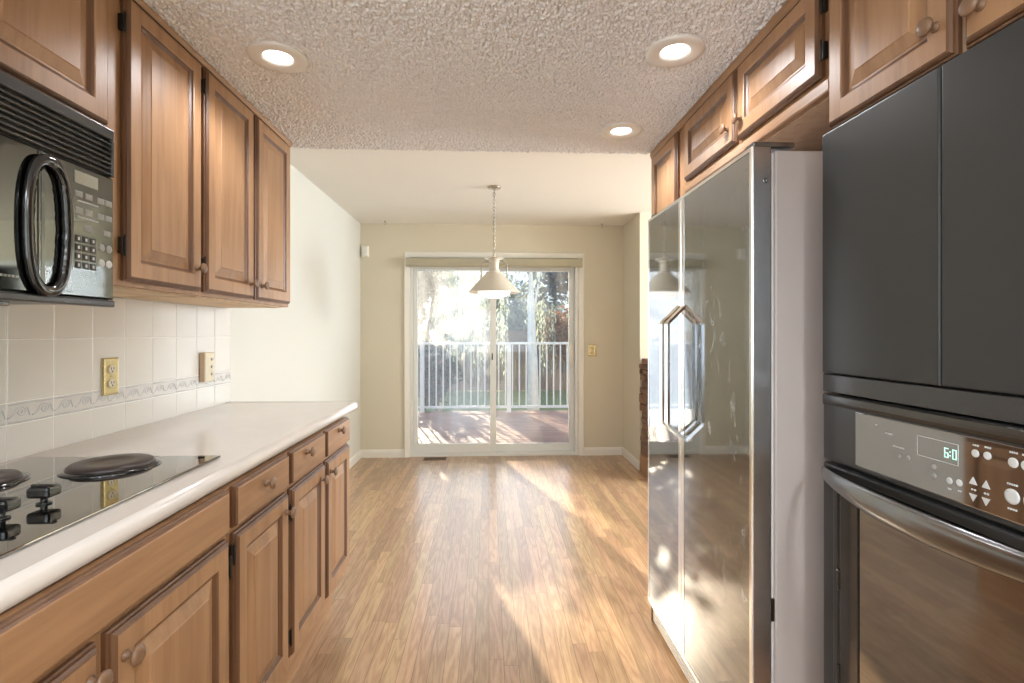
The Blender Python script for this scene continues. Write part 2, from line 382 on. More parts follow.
def hinge(F, u, v, parent, n=0.004):
    b = MB()
    F2 = lambda a, bb, c: F(a, bb, c + n)
    b.profile(F2, u - 0.0045, u + 0.0045, v - 0.022, v + 0.022, [(0, -0.004), (0, 0.006), (0.0015, 0.0075)])
    ax = [F(u, v + k, n + 0.012) for k in (-0.030, -0.024, 0.024, 0.030)]
    b.tube(ax, [0.0015, 0.0036, 0.0036, 0.0015], 8)
    return b.build('hinge', M['hinge'], parent)

def panel_door(F, u0, u1, v0, v1, parent, kn=None, hs=(), w=None):
    """raised-panel door lying on plane n = 0 of F; parts: raised_panel, knob, hinge"""
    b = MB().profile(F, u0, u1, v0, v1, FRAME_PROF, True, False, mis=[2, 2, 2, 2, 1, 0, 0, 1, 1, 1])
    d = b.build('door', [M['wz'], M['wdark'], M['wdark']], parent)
    k = min(1.0, (u1 - u0) / 0.33)
    MB().profile(F, u0, u1, v0, v1, PANEL_PROF, True, True).build('raised_panel', M['wz'], d)
    if kn: knob(F, kn[0], kn[1], 0.020, d)
    for h in hs: hinge(F, h[0], h[1], d)
    return d

def drawer_front(F, u0, u1, v0, v1, parent, name='drawer_front', kn=None):
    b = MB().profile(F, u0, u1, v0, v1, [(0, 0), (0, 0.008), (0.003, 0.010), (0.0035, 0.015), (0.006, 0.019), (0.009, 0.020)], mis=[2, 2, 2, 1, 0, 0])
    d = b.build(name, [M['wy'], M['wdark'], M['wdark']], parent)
    if kn: knob(F, kn[0], kn[1], 0.020, d)
    return d

# ------------------------------------------------------------------ the room
XL, XR, YB, ZC, ZK, YK = -1.320, 1.406, 5.30, 2.405, 2.24, 2.70
struct(MB().box(XL - 0.15, 5.6, -3.4, YB + 0.12, -0.06, 0.0).build('floor', M['floor']))
wl_ = MB()
wl_.box(XL - 0.12, XL, -0.7, YB + 0.12, 0, 2.5); wl_.box(XL - 0.12, XL, -3.4, -2.5, 0, 2.5); wl_.box(XL - 0.12, XL, -2.5, -0.7, 0, 0.92); wl_.box(XL - 0.12, XL, -2.5, -0.7, 2.1, 2.5)
struct(wl_.build('wall_left', M['wall_daylit']))

# back wall: sliding door opening, family room window opening
DX0, DX1, DZ = -0.815, 0.935, 2.06
wb = MB()
wb.box(XL, DX0, YB, YB + 0.12, 0, 2.5); wb.box(DX0, DX1, YB, YB + 0.12, DZ, 2.5); wb.box(DX1, 1.85, YB, YB + 0.12, 0, 2.5)
wb.box(1.85, 3.6, YB, YB + 0.12, 0, 0.75); wb.box(1.85, 3.6, YB, YB + 0.12, 2.0, 2.5); wb.box(3.6, 5.6, YB, YB + 0.12, 0, 2.5)
struct(wb.build('wall_back', M['wall']))
struct(MB().box(XR, XR + 0.11, 4.70, YB, 0, ZC).build('wall_right', M['wall']))
struct(MB().box(1.56, 1.68, -3.4, 2.70, 0, 2.5).build('wall_right.001', M['wall']))
wf = MB()
wf.box(1.68, 5.6, 2.58, 2.70, 0, 2.5)
struct(wf.build('wall_front.001', M['wall']))
we = MB()
we.box(5.48, 5.6, 2.70, YB, 0, 0.65); we.box(5.48, 5.6, 2.70, YB, 2.25, 2.5); we.box(5.48, 5.6, 2.70, 2.95, 0.65, 2.25); we.box(5.48, 5.6, 4.95, YB, 0.65, 2.25)
struct(we.build('wall_right.002', M['wall']))
wr = MB()
wr.box(XL, 1.56, -3.4, -3.28, 0, 0.75); wr.box(XL, 1.56, -3.4, -3.28, 2.25, 2.5); wr.box(XL, -1.15, -3.4, -3.28, 0.75, 2.25); wr.box(1.15, 1.56, -3.4, -3.28, 0.75, 2.25)
struct(wr.build('wall_front', M['wall']))
# ceilings
cl = MB(); cl.box(XL - 0.1, 5.6, YK, YB + 0.12, ZC, ZC + 0.1)
struct(cl.build('ceiling', M['ceil']))

LIGHTS = [(-0.730, 1.802), (0.630, 1.703), (0.624, 2.385)]
def popcorn():
    """rough sprayed ceiling: a height field of thousands of small round lumps"""
    x0, x1, y0, y1, s = -1.02, 0.90, 1.0, YK, 0.0023
    nx = int((x1 - x0) / s) + 1; ny = int((y1 - y0) / s) + 1
    rng = np.random.default_rng(4)
    hh = np.zeros((ny + 12, nx + 12)); wob = rng.random((ny + 12, nx + 12)) * 0.0008
    ax = np.arange(-4, 5); n = int(nx * ny * s * s / 0.0064 ** 2 * 0.75)
    lx = rng.random(n) * (nx - 1) + 6; ly = rng.random(n) * (ny - 1) + 6; lr = rng.uniform(0.0026, 0.0066, n)
    for cx, cy, r in zip(lx, ly, lr):
        ix, iy = int(cx), int(cy); m_ = int(r / s) + 1
        a = np.arange(-m_, m_ + 1)
        d2 = (((a + ix - cx) * s)[None, :] ** 2 + ((a + iy - cy) * s)[:, None] ** 2) / r ** 2
        b = 1.5 * r * np.sqrt(np.clip(1 - d2, 0, None))
        v = hh[iy - m_:iy + m_ + 1, ix - m_:ix + m_ + 1]; np.maximum(v, b, out=v)
    hh = (hh + wob)[6:6 + ny, 6:6 + nx]
    gx, gy = np.meshgrid(np.linspace(x0, x1, nx), np.linspace(y0, y1, ny))
    for cx, cy in LIGHTS: hh[(gx - cx) ** 2 + (gy - cy) ** 2 < 0.093 ** 2] = 0
    hh[0, :] = hh[-1, :] = hh[:, 0] = hh[:, -1] = 0
    co = np.stack([gx, gy, ZK + 0.004 - hh], -1).reshape(-1, 3)
    i = np.arange(nx * ny).reshape(ny, nx)
    q = np.stack([i[:-1, :-1], i[1:, :-1], i[1:, 1:], i[:-1, 1:]], -1).reshape(-1, 4)
    me = bpy.data.meshes.new('ceiling'); me.vertices.add(len(co)); me.vertices.foreach_set('co', co.ravel())
    me.loops.add(q.size); me.loops.foreach_set('vertex_index', q.ravel())
    me.polygons.add(len(q)); me.polygons.foreach_set('loop_start', np.arange(0, q.size, 4)); me.polygons.foreach_set('loop_total', np.full(len(q), 4))
    me.polygons.foreach_set('use_smooth', np.ones(len(q), bool))
    me.update(); me.materials.append(M['popcorn'])
    o = bpy.data.objects.new('ceiling.001', me); C.objects.link(o); struct(o)
popcorn()
k = MB(); k.box(XL, 1.56, -3.28, YK, ZK + 0.004, ZC + 0.1)
struct(k.build('ceiling.002', M['popcorn']))

def base_board(name, F, u0, u1):
    b = MB(); prof = [(0.0, 0.0), (0.012, 0.0), (0.012, 0.055), (0.009, 0.066), (0.009, 0.072), (0.004, 0.082), (0.0, 0.082)]
    b.loops([[F(u0, v, n) for n, v in prof], [F(u1, v, n) for n, v in prof]])
    return struct(b.build(name, M['white']))
base_board('baseboard_left', FL(XL), 2.70, YB - 0.012)
base_board('baseboard_back', FB(YB), XL, -0.872)
base_board('baseboard_back.001', FB(YB), 0.992, XR)
base_board('baseboard_right', FR(XR), 4.70, YB - 0.012)

# door casing
tr = MB(); cp = [(0, 0), (0.058, 0), (0.058, 0.012), (0.050, 0.018), (0.012, 0.012), (0.0, 0.008)]
F = FB(YB)
path = [(DX0, 0.0, -1, 0), (DX0, DZ, -1, 1), (DX1, DZ, 1, 1), (DX1, 0.0, 1, 0)]
tr.loops([[F(u + du * a, v + dv * a, n) for a, n in cp] for u, v, du, dv in path])
struct(tr.build('trim_1', M['white']))

# sliding glass door
sd = bpy.data.objects.new('door_1', None); C.objects.link(sd); sd.location = (0.06, YB + 0.06, 0); BASE['door_1'] = Vector(sd.location); struct(sd)
fr = MB()
fr.box(DX0, DX0 + 0.035, YB + 0.005, YB + 0.115, 0.0, DZ, 0.003); fr.box(DX1 - 0.035, DX1, YB + 0.005, YB + 0.115, 0.0, DZ, 0.003)
fr.box(DX0 + 0.035, DX1 - 0.035, YB + 0.005, YB + 0.115, DZ - 0.06, DZ, 0.003); fr.box(DX0 + 0.035, DX1 - 0.035, YB + 0.005, YB + 0.115, 0.0, 0.035, 0.003)
fr.build('door_frame', M['vinyl'], sd)
def sash(x0, x1, y0, y1, z0, z1, st_l, st_r, bot, top):
    b = MB()
    b.box(x0, x0 + st_l, y0, y1, z0, z1, 0.004); b.box(x1 - st_r, x1, y0, y1, z0, z1, 0.004)
    b.box(x0 + st_l, x1 - st_r, y0, y1, z0, z0 + bot, 0.004); b.box(x0 + st_l, x1 - st_r, y0, y1, z1 - top, z1, 0.004)
    return b
s1 = sash(DX0 + 0.036, 0.075, YB + 0.015, YB + 0.05, 0.036, DZ - 0.062, 0.042, 0.062, 0.095, 0.07).build('sliding_sash', M['vinyl'], sd)
MB().box(DX0 + 0.07, 0.02, YB + 0.030, YB + 0.036, 0.12, DZ - 0.125).build('glass_pane', M['dustglass'], s1)
s2 = sash(0.012, DX1 - 0.036, YB + 0.060, YB + 0.095, 0.036, DZ - 0.062, 0.062, 0.055, 0.080, 0.07).build('fixed_sash', M['vinyl'], sd)
MB().box(0.065, DX1 - 0.085, YB + 0.075, YB + 0.081, 0.10, DZ - 0.125).build('glass_pane', M['dustglass2'], s2)
h = MB(); hx = DX1 - 0.062
h.box(hx - 0.022, hx + 0.022, YB + 0.046, YB + 0.062, 0.95, 1.17, 0.004)
h.tube([(hx - 0.012, YB + 0.05, 0.975), (hx - 0.012, YB + 0.012, 0.985), (hx - 0.012, YB + 0.004, 1.06), (hx - 0.012, YB + 0.012, 1.135), (hx - 0.012, YB + 0.05, 1.145)], 0.008, 10)
h.build('handle', M['white'], sd)
MB().box(0.028, 0.040, YB + 0.004, YB + 0.016, 1.00, 1.07, 0.002).build('latch', M['hinge'], sd)

# windows; the family room ones are seen only in reflections
def window(name, F, u0, u1, v0, v1, mull=1):
    o = bpy.data.objects.new(name, None); C.objects.link(o); o.location = F((u0 + u1) / 2, v0, 0); BASE[o.name] = Vector(o.location); struct(o)
    b = MB()
    def bar(a0, a1, c0, c1, n0=-0.03, n1=0.01):
        b.loops([[F(a0, c0, n0), F(a1, c0, n0), F(a1, c1, n0), F(a0, c1, n0)], [F(a0, c0, n1), F(a1, c0, n1), F(a1, c1, n1), F(a0, c1, n1)]])
    bar(u0, u0 + .05, v0, v1); bar(u1 - .05, u1, v0, v1); bar(u0 + .05, u1 - .05, v0, v0 + .05); bar(u0 + .05, u1 - .05, v1 - .05, v1)
    for i in range(mull):
        c = u0 + (u1 - u0) * (i + 1) / (mull + 1); bar(c - .025, c + .025, v0 + .05, v1 - .05, -0.025, 0.006)
    b.build('window_frame', M['vinyl'], o)
    g = MB(); g.loops([[F(u0 + .04, v0 + .04, -0.012), F(u1 - .04, v0 + .04, -0.012), F(u1 - .04, v1 - .04, -0.012), F(u0 + .04, v1 - .04, -0.012)], [F(u0 + .04, v0 + .04, -0.008), F(u1 - .04, v0 + .04, -0.008), F(u1 - .04, v1 - .04, -0.008), F(u0 + .04, v1 - .04, -0.008)]])
    g.build('glass_pane', M['glass'], o)
window('window_1', FB(YB), 1.85, 3.6, 0.75, 2.0)
window('window_2', FR(5.50), 2.95, 4.95, 0.65, 2.25)
window('window_added_side', lambda u, v, n: Vector((XL - 0.06 + n, u, v)), -2.5, -0.7, 0.92, 2.1)  # unseen window added to carry the side fill lamp
window('window_added_rear', lambda u, v, n: Vector((u, -3.30 + n, v)), -1.15, 1.15, 0.75, 2.25)  # unseen opening added behind the camera for the rear fill

# ------------------------------------------------------------------ counter side: base cabinets
FBASE = FL(-0.665)          # back plane of base doors; their faces end at x = -0.645
def base_carcass(name, label, y0, y1, end=False):
    t = thing(name, label, 'cabinet', ((XL - 0.665) / 2, (y0 + y1) / 2, 0))
    b = MB(); b.box(XL + 0.005, -0.665, y0, y1, 0.17, 0.885, 0.001)
    b.build('carcass', M['wz'], t)
    MB().box(XL + 0.005, -0.735, y0 + 0.001, y1 - 0.001, 0.0, 0.17).build('toe_kick', M['wy'], t)
    return t
t = base_carcass('base_cabinet', 'wide wooden base cabinet under the cooktop, plain top panel over two doors', 0.415, 1.322)
drawer_front(FBASE, 0.44, 1.307, 0.780, 0.887, t, 'false_front')
panel_door(FBASE, 0.905, 1.307, 0.21, 0.765, t, kn=(0.935, 0.708), hs=[(1.3125, 0.69), (1.3125, 0.28)])
panel_door(FBASE, 0.44, 0.882, 0.21, 0.765, t, kn=(0.855, 0.715), hs=[(0.434, 0.69), (0.434, 0.28)])
t = base_carcass('base_cabinet', 'narrow wooden base cabinet with a single drawer and single door, beside the cooktop cabinet', 1.323, 1.697)
drawer_front(FBASE, 1.339, 1.685, 0.780, 0.887, t, kn=(1.505, 0.846))
panel_door(FBASE, 1.339, 1.685, 0.21, 0.765, t, kn=(1.655, 0.708), hs=[(1.3335, 0.715), (1.3335, 0.28)])
t = base_carcass('base_cabinet', 'wooden base cabinet with two small drawers over two doors, at the open counter end', 1.698, 2.425)
drawer_front(FBASE, 1.712, 2.050, 0.780, 0.887, t, kn=(1.835, 0.860))
drawer_front(FBASE, 2.076, 2.405, 0.780, 0.887, t, kn=(2.225, 0.862))
panel_door(FBASE, 1.712, 2.050, 0.21, 0.765, t, kn=(1.990, 0.716), hs=[(1.7055, 0.69), (1.7055, 0.28)])
panel_door(FBASE, 2.076, 2.405, 0.21, 0.765, t, kn=(2.110, 0.716))
t = base_carcass('base_cabinet', 'wooden base cabinet with two tall doors under the near end of the countertop', -0.5, 0.414)
panel_door(FBASE, -0.03, 0.40, 0.21, 0.875, t, kn=(0.0, 0.72)); panel_door(FBASE, -0.48, -0.05, 0.21, 0.875, t, kn=(-0.09, 0.72))

# countertop with rounded nosing
ct = MB(); zc = 0.93
prof = [(XL + 0.002, 0.887), (-0.690, 0.887), (-0.680, 0.889), (-0.672, 0.895), (-0.668, 0.903), (-0.667, 0.912), (-0.670, 0.921), (-0.677, 0.927), (-0.688, 0.930), (XL + 0.002, 0.930)]
def inset(p, d): return [(max(XL + 0.002, x - (d if x > -0.9 else 0)), z) for x, z in p]
ct.loops([[Vector((x, y, z)) for x, z in inset(prof, dd)] for y, dd in ((-0.55, 0), (2.60, 0), (2.645, 0.004), (2.662, 0.014))], smooth=True)
o = ct.build('countertop', M['lam'])
rebase(o, ((XL - 0.667) / 2, 1.1, 0.887))
for f in o.data.polygons:
    if abs(f.normal.z) > 0.99 and f.area > 0.05 or len(f.vertices) > 4: f.use_smooth = False
tag(o, 'long cream laminate countertop with rounded front edge, holding the cooktop', 'countertop')

# ------------------------------------------------------------------ backsplash
bs = thing('backsplash', 'white glazed tile backsplash with grey scrolled border along the counter', 'backsplash', (XL, 1.3, 0.93))
ZB0, ZB1, ZT1 = 1.027, 1.088, 1.262
MB().box(XL + 0.0005, XL + 0.0056, 0.25, 2.656, 0.9305, 1.407).build('grout_bed', M['grout'], bs)
cols = [1.601 + 0.1508 * k for k in range(-9, 8)]
F = FL(XL + 0.003)
tb = MB()
TP = [(0.0011, 0.0), (0.0011, 0.0028), (0.0020, 0.0038), (0.0045, 0.0042)]
for y0, y1 in zip(cols[:-1], cols[1:]):
    for z0, z1 in ((0.9305, ZB0), (ZB1, ZT1), (ZT1, 1.407)):
        tb.profile(F, y0, y1, z0, z1, TP)
tb.build('field_tile', M['tile'], bs)
bt = MB()
for y0, y1 in zip(cols[:-1], cols[1:]): bt.profile(F, y0, y1, ZB0, ZB1, TP)
bt = bt.build('border_tile', M['tileb'], bs)
sc = MB()
for y0, y1 in zip(cols[2:-1], cols[3:]):
    for zz in (ZB0 + 0.006, ZB1 - 0.006):
        sc.tube([(XL + 0.0072, y0 + 0.004, zz), (XL + 0.0072, y1 - 0.004, zz)], 0.0014, 5)
    for q in range(2):
        c = y0 + (q + 0.5) * 0.076
        pts = []
        for i in range(26):
            a = i / 25 * math.pi * 3.4; r = 0.0155 * (1 - i / 25 * 0.80)
            pts.append((XL + 0.0072, c + 0.004 - r * math.cos(a) * 1.2, (ZB0 + ZB1) / 2 + 0.002 + r * math.sin(a)))
        tail = [(XL + 0.0072, c - 0.036 + 0.02 * s, (ZB0 + ZB1) / 2 - 0.012 + 0.012 * s * s) for s in (0, 0.3, 0.6, 0.85)]
        sc.tube(tail + pts, 0.0017, 5)
        sc.tube([(XL + 0.0072, c + 0.020 + 0.016 * s, (ZB0 + ZB1) / 2 + 0.012 - 0.022 * s + 0.006 * math.sin(6 * s)) for s in (0, 0.25, 0.5, 0.75, 1)], [0.001, 0.002, 0.0024, 0.002, 0.001], 5)
sc.build('scroll_relief', M['scroll'], bt)

# outlets on the tile
F = FL(XL + 0.009)
t = thing('outlet', 'brass plate with duplex outlet on the tile above the cooktop', 'outlet', F(1.825, 1.066, 0))
MB().profile(F, 1.787, 1.863, 1.066, 1.194, [(0, 0), (0, 0.003), (0.004, 0.006), (0.008, 0.0065)]).build('cover_plate', M['brass'], t)
for zc_ in (1.106, 1.154):
    rc = MB().lathe(F, 1.825, zc_, [(0.0175, 0.004), (0.0175, 0.009), (0.016, 0.0102)], 20, sv=0.85).build('receptacle', M['ivory'], t)
    sl = MB()
    for dy, w in ((-0.006, 0.0012), (0.006, 0.0012)): sl.box(F(0, 0, 0.009).x, F(0, 0, 0.0108).x, 1.825 + dy - w, 1.825 + dy + w, zc_ - 0.001, zc_ + 0.008)
    sl.lathe(F, 1.825, zc_ - 0.007, [(0.0028, 0.009), (0.0028, 0.0108)], 10)
    sl.build('slot', M['hinge'], rc)
MB().lathe(F, 1.825, 1.130, [(0.003, 0.005), (0.003, 0.0082), (0.001, 0.0088)], 10).build('screw', M['brass'], t)
t = thing('outlet', 'thick cream outlet box with tan wooden side, near the end of the tiles', 'outlet', F(2.411, 1.053, 0))
MB().box(XL + 0.009, XL + 0.030, 2.373, 2.449, 1.058, 1.190, 0.002).build('wooden_box', M['wtaupe'], t)
MB().profile(FL(XL + 0.0305), 2.373, 2.449, 1.056, 1.192, [(0, 0), (0, 0.002), (0.004, 0.005)]).build('cover_plate', M['ivory'], t)
for zz in (1.090, 1.124, 1.158):
    MB().lathe(FL(XL + 0.035), 2.425, zz, [(0.0065, 0), (0.0065, 0.003), (0.004, 0.005)], 12).build('screw', M['nickel'], t)

# ------------------------------------------------------------------ cooktop
ck = thing('cooktop', 'black glass electric cooktop set into the cream countertop', 'cooktop', (-1.03, 1.09, 0.93))
MB().box(-1.265, -0.753, 0.70, 1.468, 0.9305, 0.937, 0.002).build('glass_top', M['blackglass'], ck)
FT = FU(0.937)
def burner(x, y, r):
    b = MB().lathe(FT, x, y, [(r + 0.020, 0), (r + 0.020, 0.003), (r + 0.008, 0.0065), (r + 0.004, 0.004)], 40, cap0=False, cap1=False).build('trim_ring', M['black'], ck)
    return MB().lathe(FT, x, y, [(r + 0.004, 0.0), (r + 0.006, 0.009), (r, 0.0145), (r * 0.55, 0.0145), (r * 0.5, 0.0125), (r * 0.12, 0.0125), (0.002, 0.0130)], 40).build('burner', M['iron'], ck)
burner(-0.965, 1.352, 0.086); burner(-1.165, 1.385, 0.070) if False else None
burner(-1.165, 1.215, 0.070); burner(-0.93, 0.845, 0.075); burner(-1.165, 0.86, 0.092)
def cooktop_knob(x, y):
    k = MB().lathe(FT, x, y, [(0.013, 0.0), (0.013, 0.003), (0.006, 0.005), (0.006, 0.012), (0.012, 0.015)], 18)
    k = k.build('control_knob', M['black'], ck)
    g = MB(); z0 = 0.937
    g.box(x - 0.022, x + 0.022, y - 0.018, y + 0.018, z0 + 0.014, z0 + 0.037, 0.006)
    g.box(x - 0.023, x + 0.023, y - 0.005, y + 0.005, z0 + 0.035, z0 + 0.040, 0.002)
    return g.build('grip', M['black'], k)
for x, y in ((-0.893, 1.066), (-0.900, 0.984), (-1.055, 1.098), (-1.055, 1.010)): cooktop_knob(x, y)
MB().lathe(FT, -1.03, 1.215, [(0.003, 0), (0.003, 0.002), (0.001, 0.003)], 10).build('indicator_light', M['markdim'], ck)
MB().box(-0.800, -0.785, 1.440, 1.448, 0.937, 0.940, 0.001).build('brand_mark', M['hinge'], ck)

# ------------------------------------------------------------------ counter side: wall cabinets
FUP = FL(-1.010)
def wall_carcass(name, label, x_front, y0, y1, z0, z1, back, m=None):
    t = thing(name, label, 'cabinet', ((x_front + back) / 2, (y0 + y1) / 2, z0))
    MB().box(back, x_front, y0, y1, z0 + 0.004, z1, 0.001).build('carcass', M['wz'], t)
    return t
ZU0, ZU1 = 1.406, 2.215
t = wall_carcass('wall_cabinet', 'wooden wall cabinet with one tall door, beside the microwave', -1.012, 1.397, 1.826, ZU0, 2.236, XL + 0.002)
MB().box(XL + 0.012, -1.03, 1.412, 1.812, ZU0 - 0.0005, ZU0 + 0.0038).build('bottom_panel', M['wpale'], t)
panel_door(FUP, 1.446, 1.814, 1.424, ZU1, t, kn=(1.778, 1.500), hs=[(1.4405, 1.520), (1.4405, 2.130)])
t = wall_carcass('wall_cabinet', 'wooden wall cabinet with a pair of tall doors, at the dining end', -1.012, 1.827, 2.622, ZU0, 2.236, XL + 0.002)
MB().box(XL + 0.012, -1.03, 1.842, 2.607, ZU0 - 0.0005, ZU0 + 0.0038).build('bottom_panel', M['wpale'], t)
panel_door(FUP, 1.840, 2.207, 1.424, ZU1, t, kn=(2.168, 1.486), hs=[(1.8335, 1.520), (1.8335, 2.145)])
panel_door(FUP, 2.235, 2.602, 1.424, ZU1, t, kn=(2.272, 1.486))
t = wall_carcass('wall_cabinet', 'short wooden wall cabinet directly above the microwave', -1.012, 0.555, 1.396, 1.797, 2.236, XL + 0.002)
panel_door(FUP, 0.985, 1.383, 1.818, ZU1, t)
panel_door(FUP, 0.570, 0.968, 1.818, ZU1, t)
sm = MB(); pr = [(0.0, 0.0), (0.010, 0.0), (0.016, 0.010), (0.016, 0.018), (0.0, 0.018)]
F = FL(-1.010); sm.loops([[F(y, 2.2195 + v, n + 0.0005) for n, v in pr] for y in (0.555, 2.628)])
struct(sm.build('trim_2', M['wy']))

# microwave over the cooktop
XM = -0.955
mw = thing('microwave', 'black over-the-range microwave with big oval handle, above the cooktop', 'microwave', (-1.15, 0.965, 1.345))
b = MB(); b.box(XL + 0.010, XM - 0.012, 0.585, 1.345, 1.352, 1.792, 0.004)
b.box(XM - 0.02, XM + 0.002, 0.583, 1.347, 1.345, 1.362, 0.004)
b.build('body', M['blacksatin'], mw)
vg = MB(); vg.box(XM - 0.03, XM - 0.022, 0.60, 1.335, 1.675, 1.790)
v = vg.build('vent_recess', M['darkvoid'], mw)
vs = MB()
for i in range(7):
    z = 1.680 + i * 0.0125
    vs.loops([[Vector((XM - 0.022, y, z + 0.004)), Vector((XM + 0.000, y, z)), Vector((XM + 0.001, y, z + 0.003)), Vector((XM - 0.021, y, z + 0.0075))] for y in (0.590, 1.343)])
vs.box(XM - 0.022, XM + 0.001, 0.585, 1.345, 1.768, 1.795, 0.003)
vs.box(XM - 0.022, XM + 0.001, 1.337, 1.345, 1.675, 1.769, 0.002)
vs.build('vent_grille', M['blacksatin'], mw)
FM = FL(XM - 0.012)
d = MB().profile(FM, 0.587, 1.136, 1.364, 1.672, [(0, 0), (0, 0.008), (0.004, 0.012)]).build('door', M['mwglass'], mw)
MB().profile(FL(XM), 0.64, 1.030, 1.420, 1.628, [(0, 0), (0, 0.001), (0.006, 0.0015)]).build('window', M['ovenglass'], d)
MB().box(XM - 0.001, XM + 0.0008, 1.124, 1.1265, 1.364, 1.672).build('seam', M['darkvoid'], d)
lg = MB()
for i in range(5): lg.box(XM, XM + 0.001, 1.040 + i * 0.0085, 1.0455 + i * 0.0085, 1.392, 1.3965)
lg.build('logo', M['markdim'], d)
cp_ = MB().profile(FM, 1.138, 1.345, 1.364, 1.672, [(0, 0), (0, 0.008), (0.004, 0.012)]).build('control_panel', M['mwglass'], mw)
F = FL(XM)
MB().profile(F, 1.220, 1.290, 1.628, 1.657, [(0, 0), (0, 0.0012), (0.002, 0.0016)]).build('display', M['lcd'], cp_)
def wtxt(y, z, w):
    """a short pale line of keypad print, with its gaps"""
    g = MB(); n = max(2, int(w / 0.0055))
    for i in range(n): g.box(XM, XM + 0.0010, y + i * w / n, y + i * w / n + w / n * 0.72, z, z + 0.0032)
    return g
for r_, (z, ys) in enumerate(((1.604, (1.222, 1.252, 1.290, 1.315)), (1.566, (1.222, 1.252, 1.290, 1.315)), (1.528, (1.252, 1.310)))):
    for y in ys:
        bm_ = MB().profile(F, y, y + 0.022, z - 0.007, z + 0.007, [(0, 0), (0.001, 0.001), (0.003, 0.0014)]).build('button', M['markdim'], cp_)
    if r_ < 2: wtxt(1.228, z - 0.017, 0.065).build('printed_line', M['mark'], cp_)
for i in range(4):
    for j in range(3):
        y = 1.222 + j * 0.022; z = 1.500 - i * 0.0205
        kb = MB().profile(F, y, y + 0.018, z - 0.008, z + 0.008, [(0, 0), (0.0005, 0.0012), (0.002, 0.0016)]).build('number_key', M['key'], cp_)
        MB().box(XM + 0.001, XM + 0.0022, y + 0.0065, y + 0.0115, z - 0.0035, z + 0.0035).build('digit', M['mark'], kb)
for i in range(2):
    for j in range(2):
        MB().lathe(F, 1.303 + j * 0.024, 1.490 - i * 0.038, [(0.010, 0), (0.0095, 0.0013), (0.007, 0.0018)], 16).build('round_key', M['mark'] if i else M['markdim'], cp_)
# oval ring handle with scalloped finger grips
hm = MB(); n = 96; yc, zc2 = 1.143, 1.510
def ringpt(k, wy, wz, x, sc_=0.0):
    a = 2 * math.pi * k / n; ca, sa = math.cos(a), math.sin(a); e = 2 / 2.6
    y = wy * math.copysign(abs(ca) ** e, ca); z = wz * math.copysign(abs(sa) ** e, sa)
    if sc_ and abs(z) < wz * 0.72: y += math.copysign(sc_ * abs(math.sin(z / wz * 21)), -ca)
    return Vector((x, yc + y, zc2 + z))
ls = []
for wy, wz, x, s_ in ((0.057, 0.147, XM, 0), (0.060, 0.152, XM + 0.005, 0), (0.060, 0.152, XM + 0.011, 0), (0.055, 0.146, XM + 0.016, 0), (0.047, 0.136, XM + 0.016, 0.001), (0.041, 0.128, XM + 0.012, 0.003), (0.040, 0.127, XM + 0.006, 0.003), (0.041, 0.128, XM, 0.002)):
    ls.append([ringpt(k, wy, wz, x, s_) for k in range(n)])
hm.loops(ls + [ls[0]], False, False, smooth=True)
hm.build('handle', M['black'], mw, weld=True)
ub = MB(); ub.box(-1.26, XM - 0.05, 0.66, 1.12, 1.336, 1.352, 0.004)
ub.build('underside_filter', M['darksteel'], mw)

# ------------------------------------------------------------------ refrigerator side
FRU = FR(0.875)
XRK = 1.555
ZR1 = 2.205
t = wall_carcass('wall_cabinet', 'narrow wooden wall cabinet at the far end, past the refrigerator', 0.877, 2.232, 2.678, 1.44, 2.236, XRK)
panel_door(FRU, 2.310, 2.664, 1.46, ZR1, t, kn=(2.345, 1.53))
t = wall_carcass('wall_cabinet', 'shallow wooden cabinet with two doors above the refrigerator', 0.877, 1.264, 2.230, 1.900, 2.236, XRK)
panel_door(FRU, 1.750, 2.214, 1.948, ZR1, t, kn=(1.790, 2.010))
panel_door(FRU, 1.291, 1.733, 1.948, ZR1, t, kn=(1.700, 2.010), hs=[(1.2835, 2.012), (1.2835, 2.135)])
MB().box(0.895, XRK - 0.01, 1.270, 2.224, 1.8985, 1.9038).build('bottom_panel', M['wtaupe'], t)
MB().profile(FRU, 1.264, 2.230, 1.900, 1.935, [(0, 0), (0, 0.004), (0.004, 0.008)]).build('lower_rail', M['wy'], t)
# tall oven cabinet
t = thing('oven_cabinet', 'tall wooden cabinet surround with two doors above the wall oven', 'cabinet', (1.2, 0.91, 0))
oc = MB()
oc.box(0.877, XRK, 1.243, 1.262, 0.0, 2.236, 0.001); oc.box(0.877, XRK, 0.535, 0.555, 0.0, 2.236, 0.001)
oc.box(0.877, XRK, 0.555, 1.243, 1.790, 2.236, 0.001); oc.box(0.877, XRK, 0.555, 1.243, 0.0, 0.30, 0.001); oc.box(1.50, XRK, 0.555, 1.243, 0.30, 1.79)
oc.build('carcass', M['wtaupe'], t)
panel_door(FRU, 0.905, 1.258, 1.796, ZR1, t, kn=(0.940, 1.866))
panel_door(FRU, 0.545, 0.889, 1.796, ZR1, t, kn=(0.850, 1.850))
panel_door(FRU, 0.555, 1.243, 0.03, 0.27, t)
sm = MB(); F = FR(0.8745); sm.loops([[F(y, 2.2065 + v * 1.7, n + 0.0005) for n, v in pr] for y in (0.535, 2.684)])
struct(sm.build('trim_3', M['wy']))

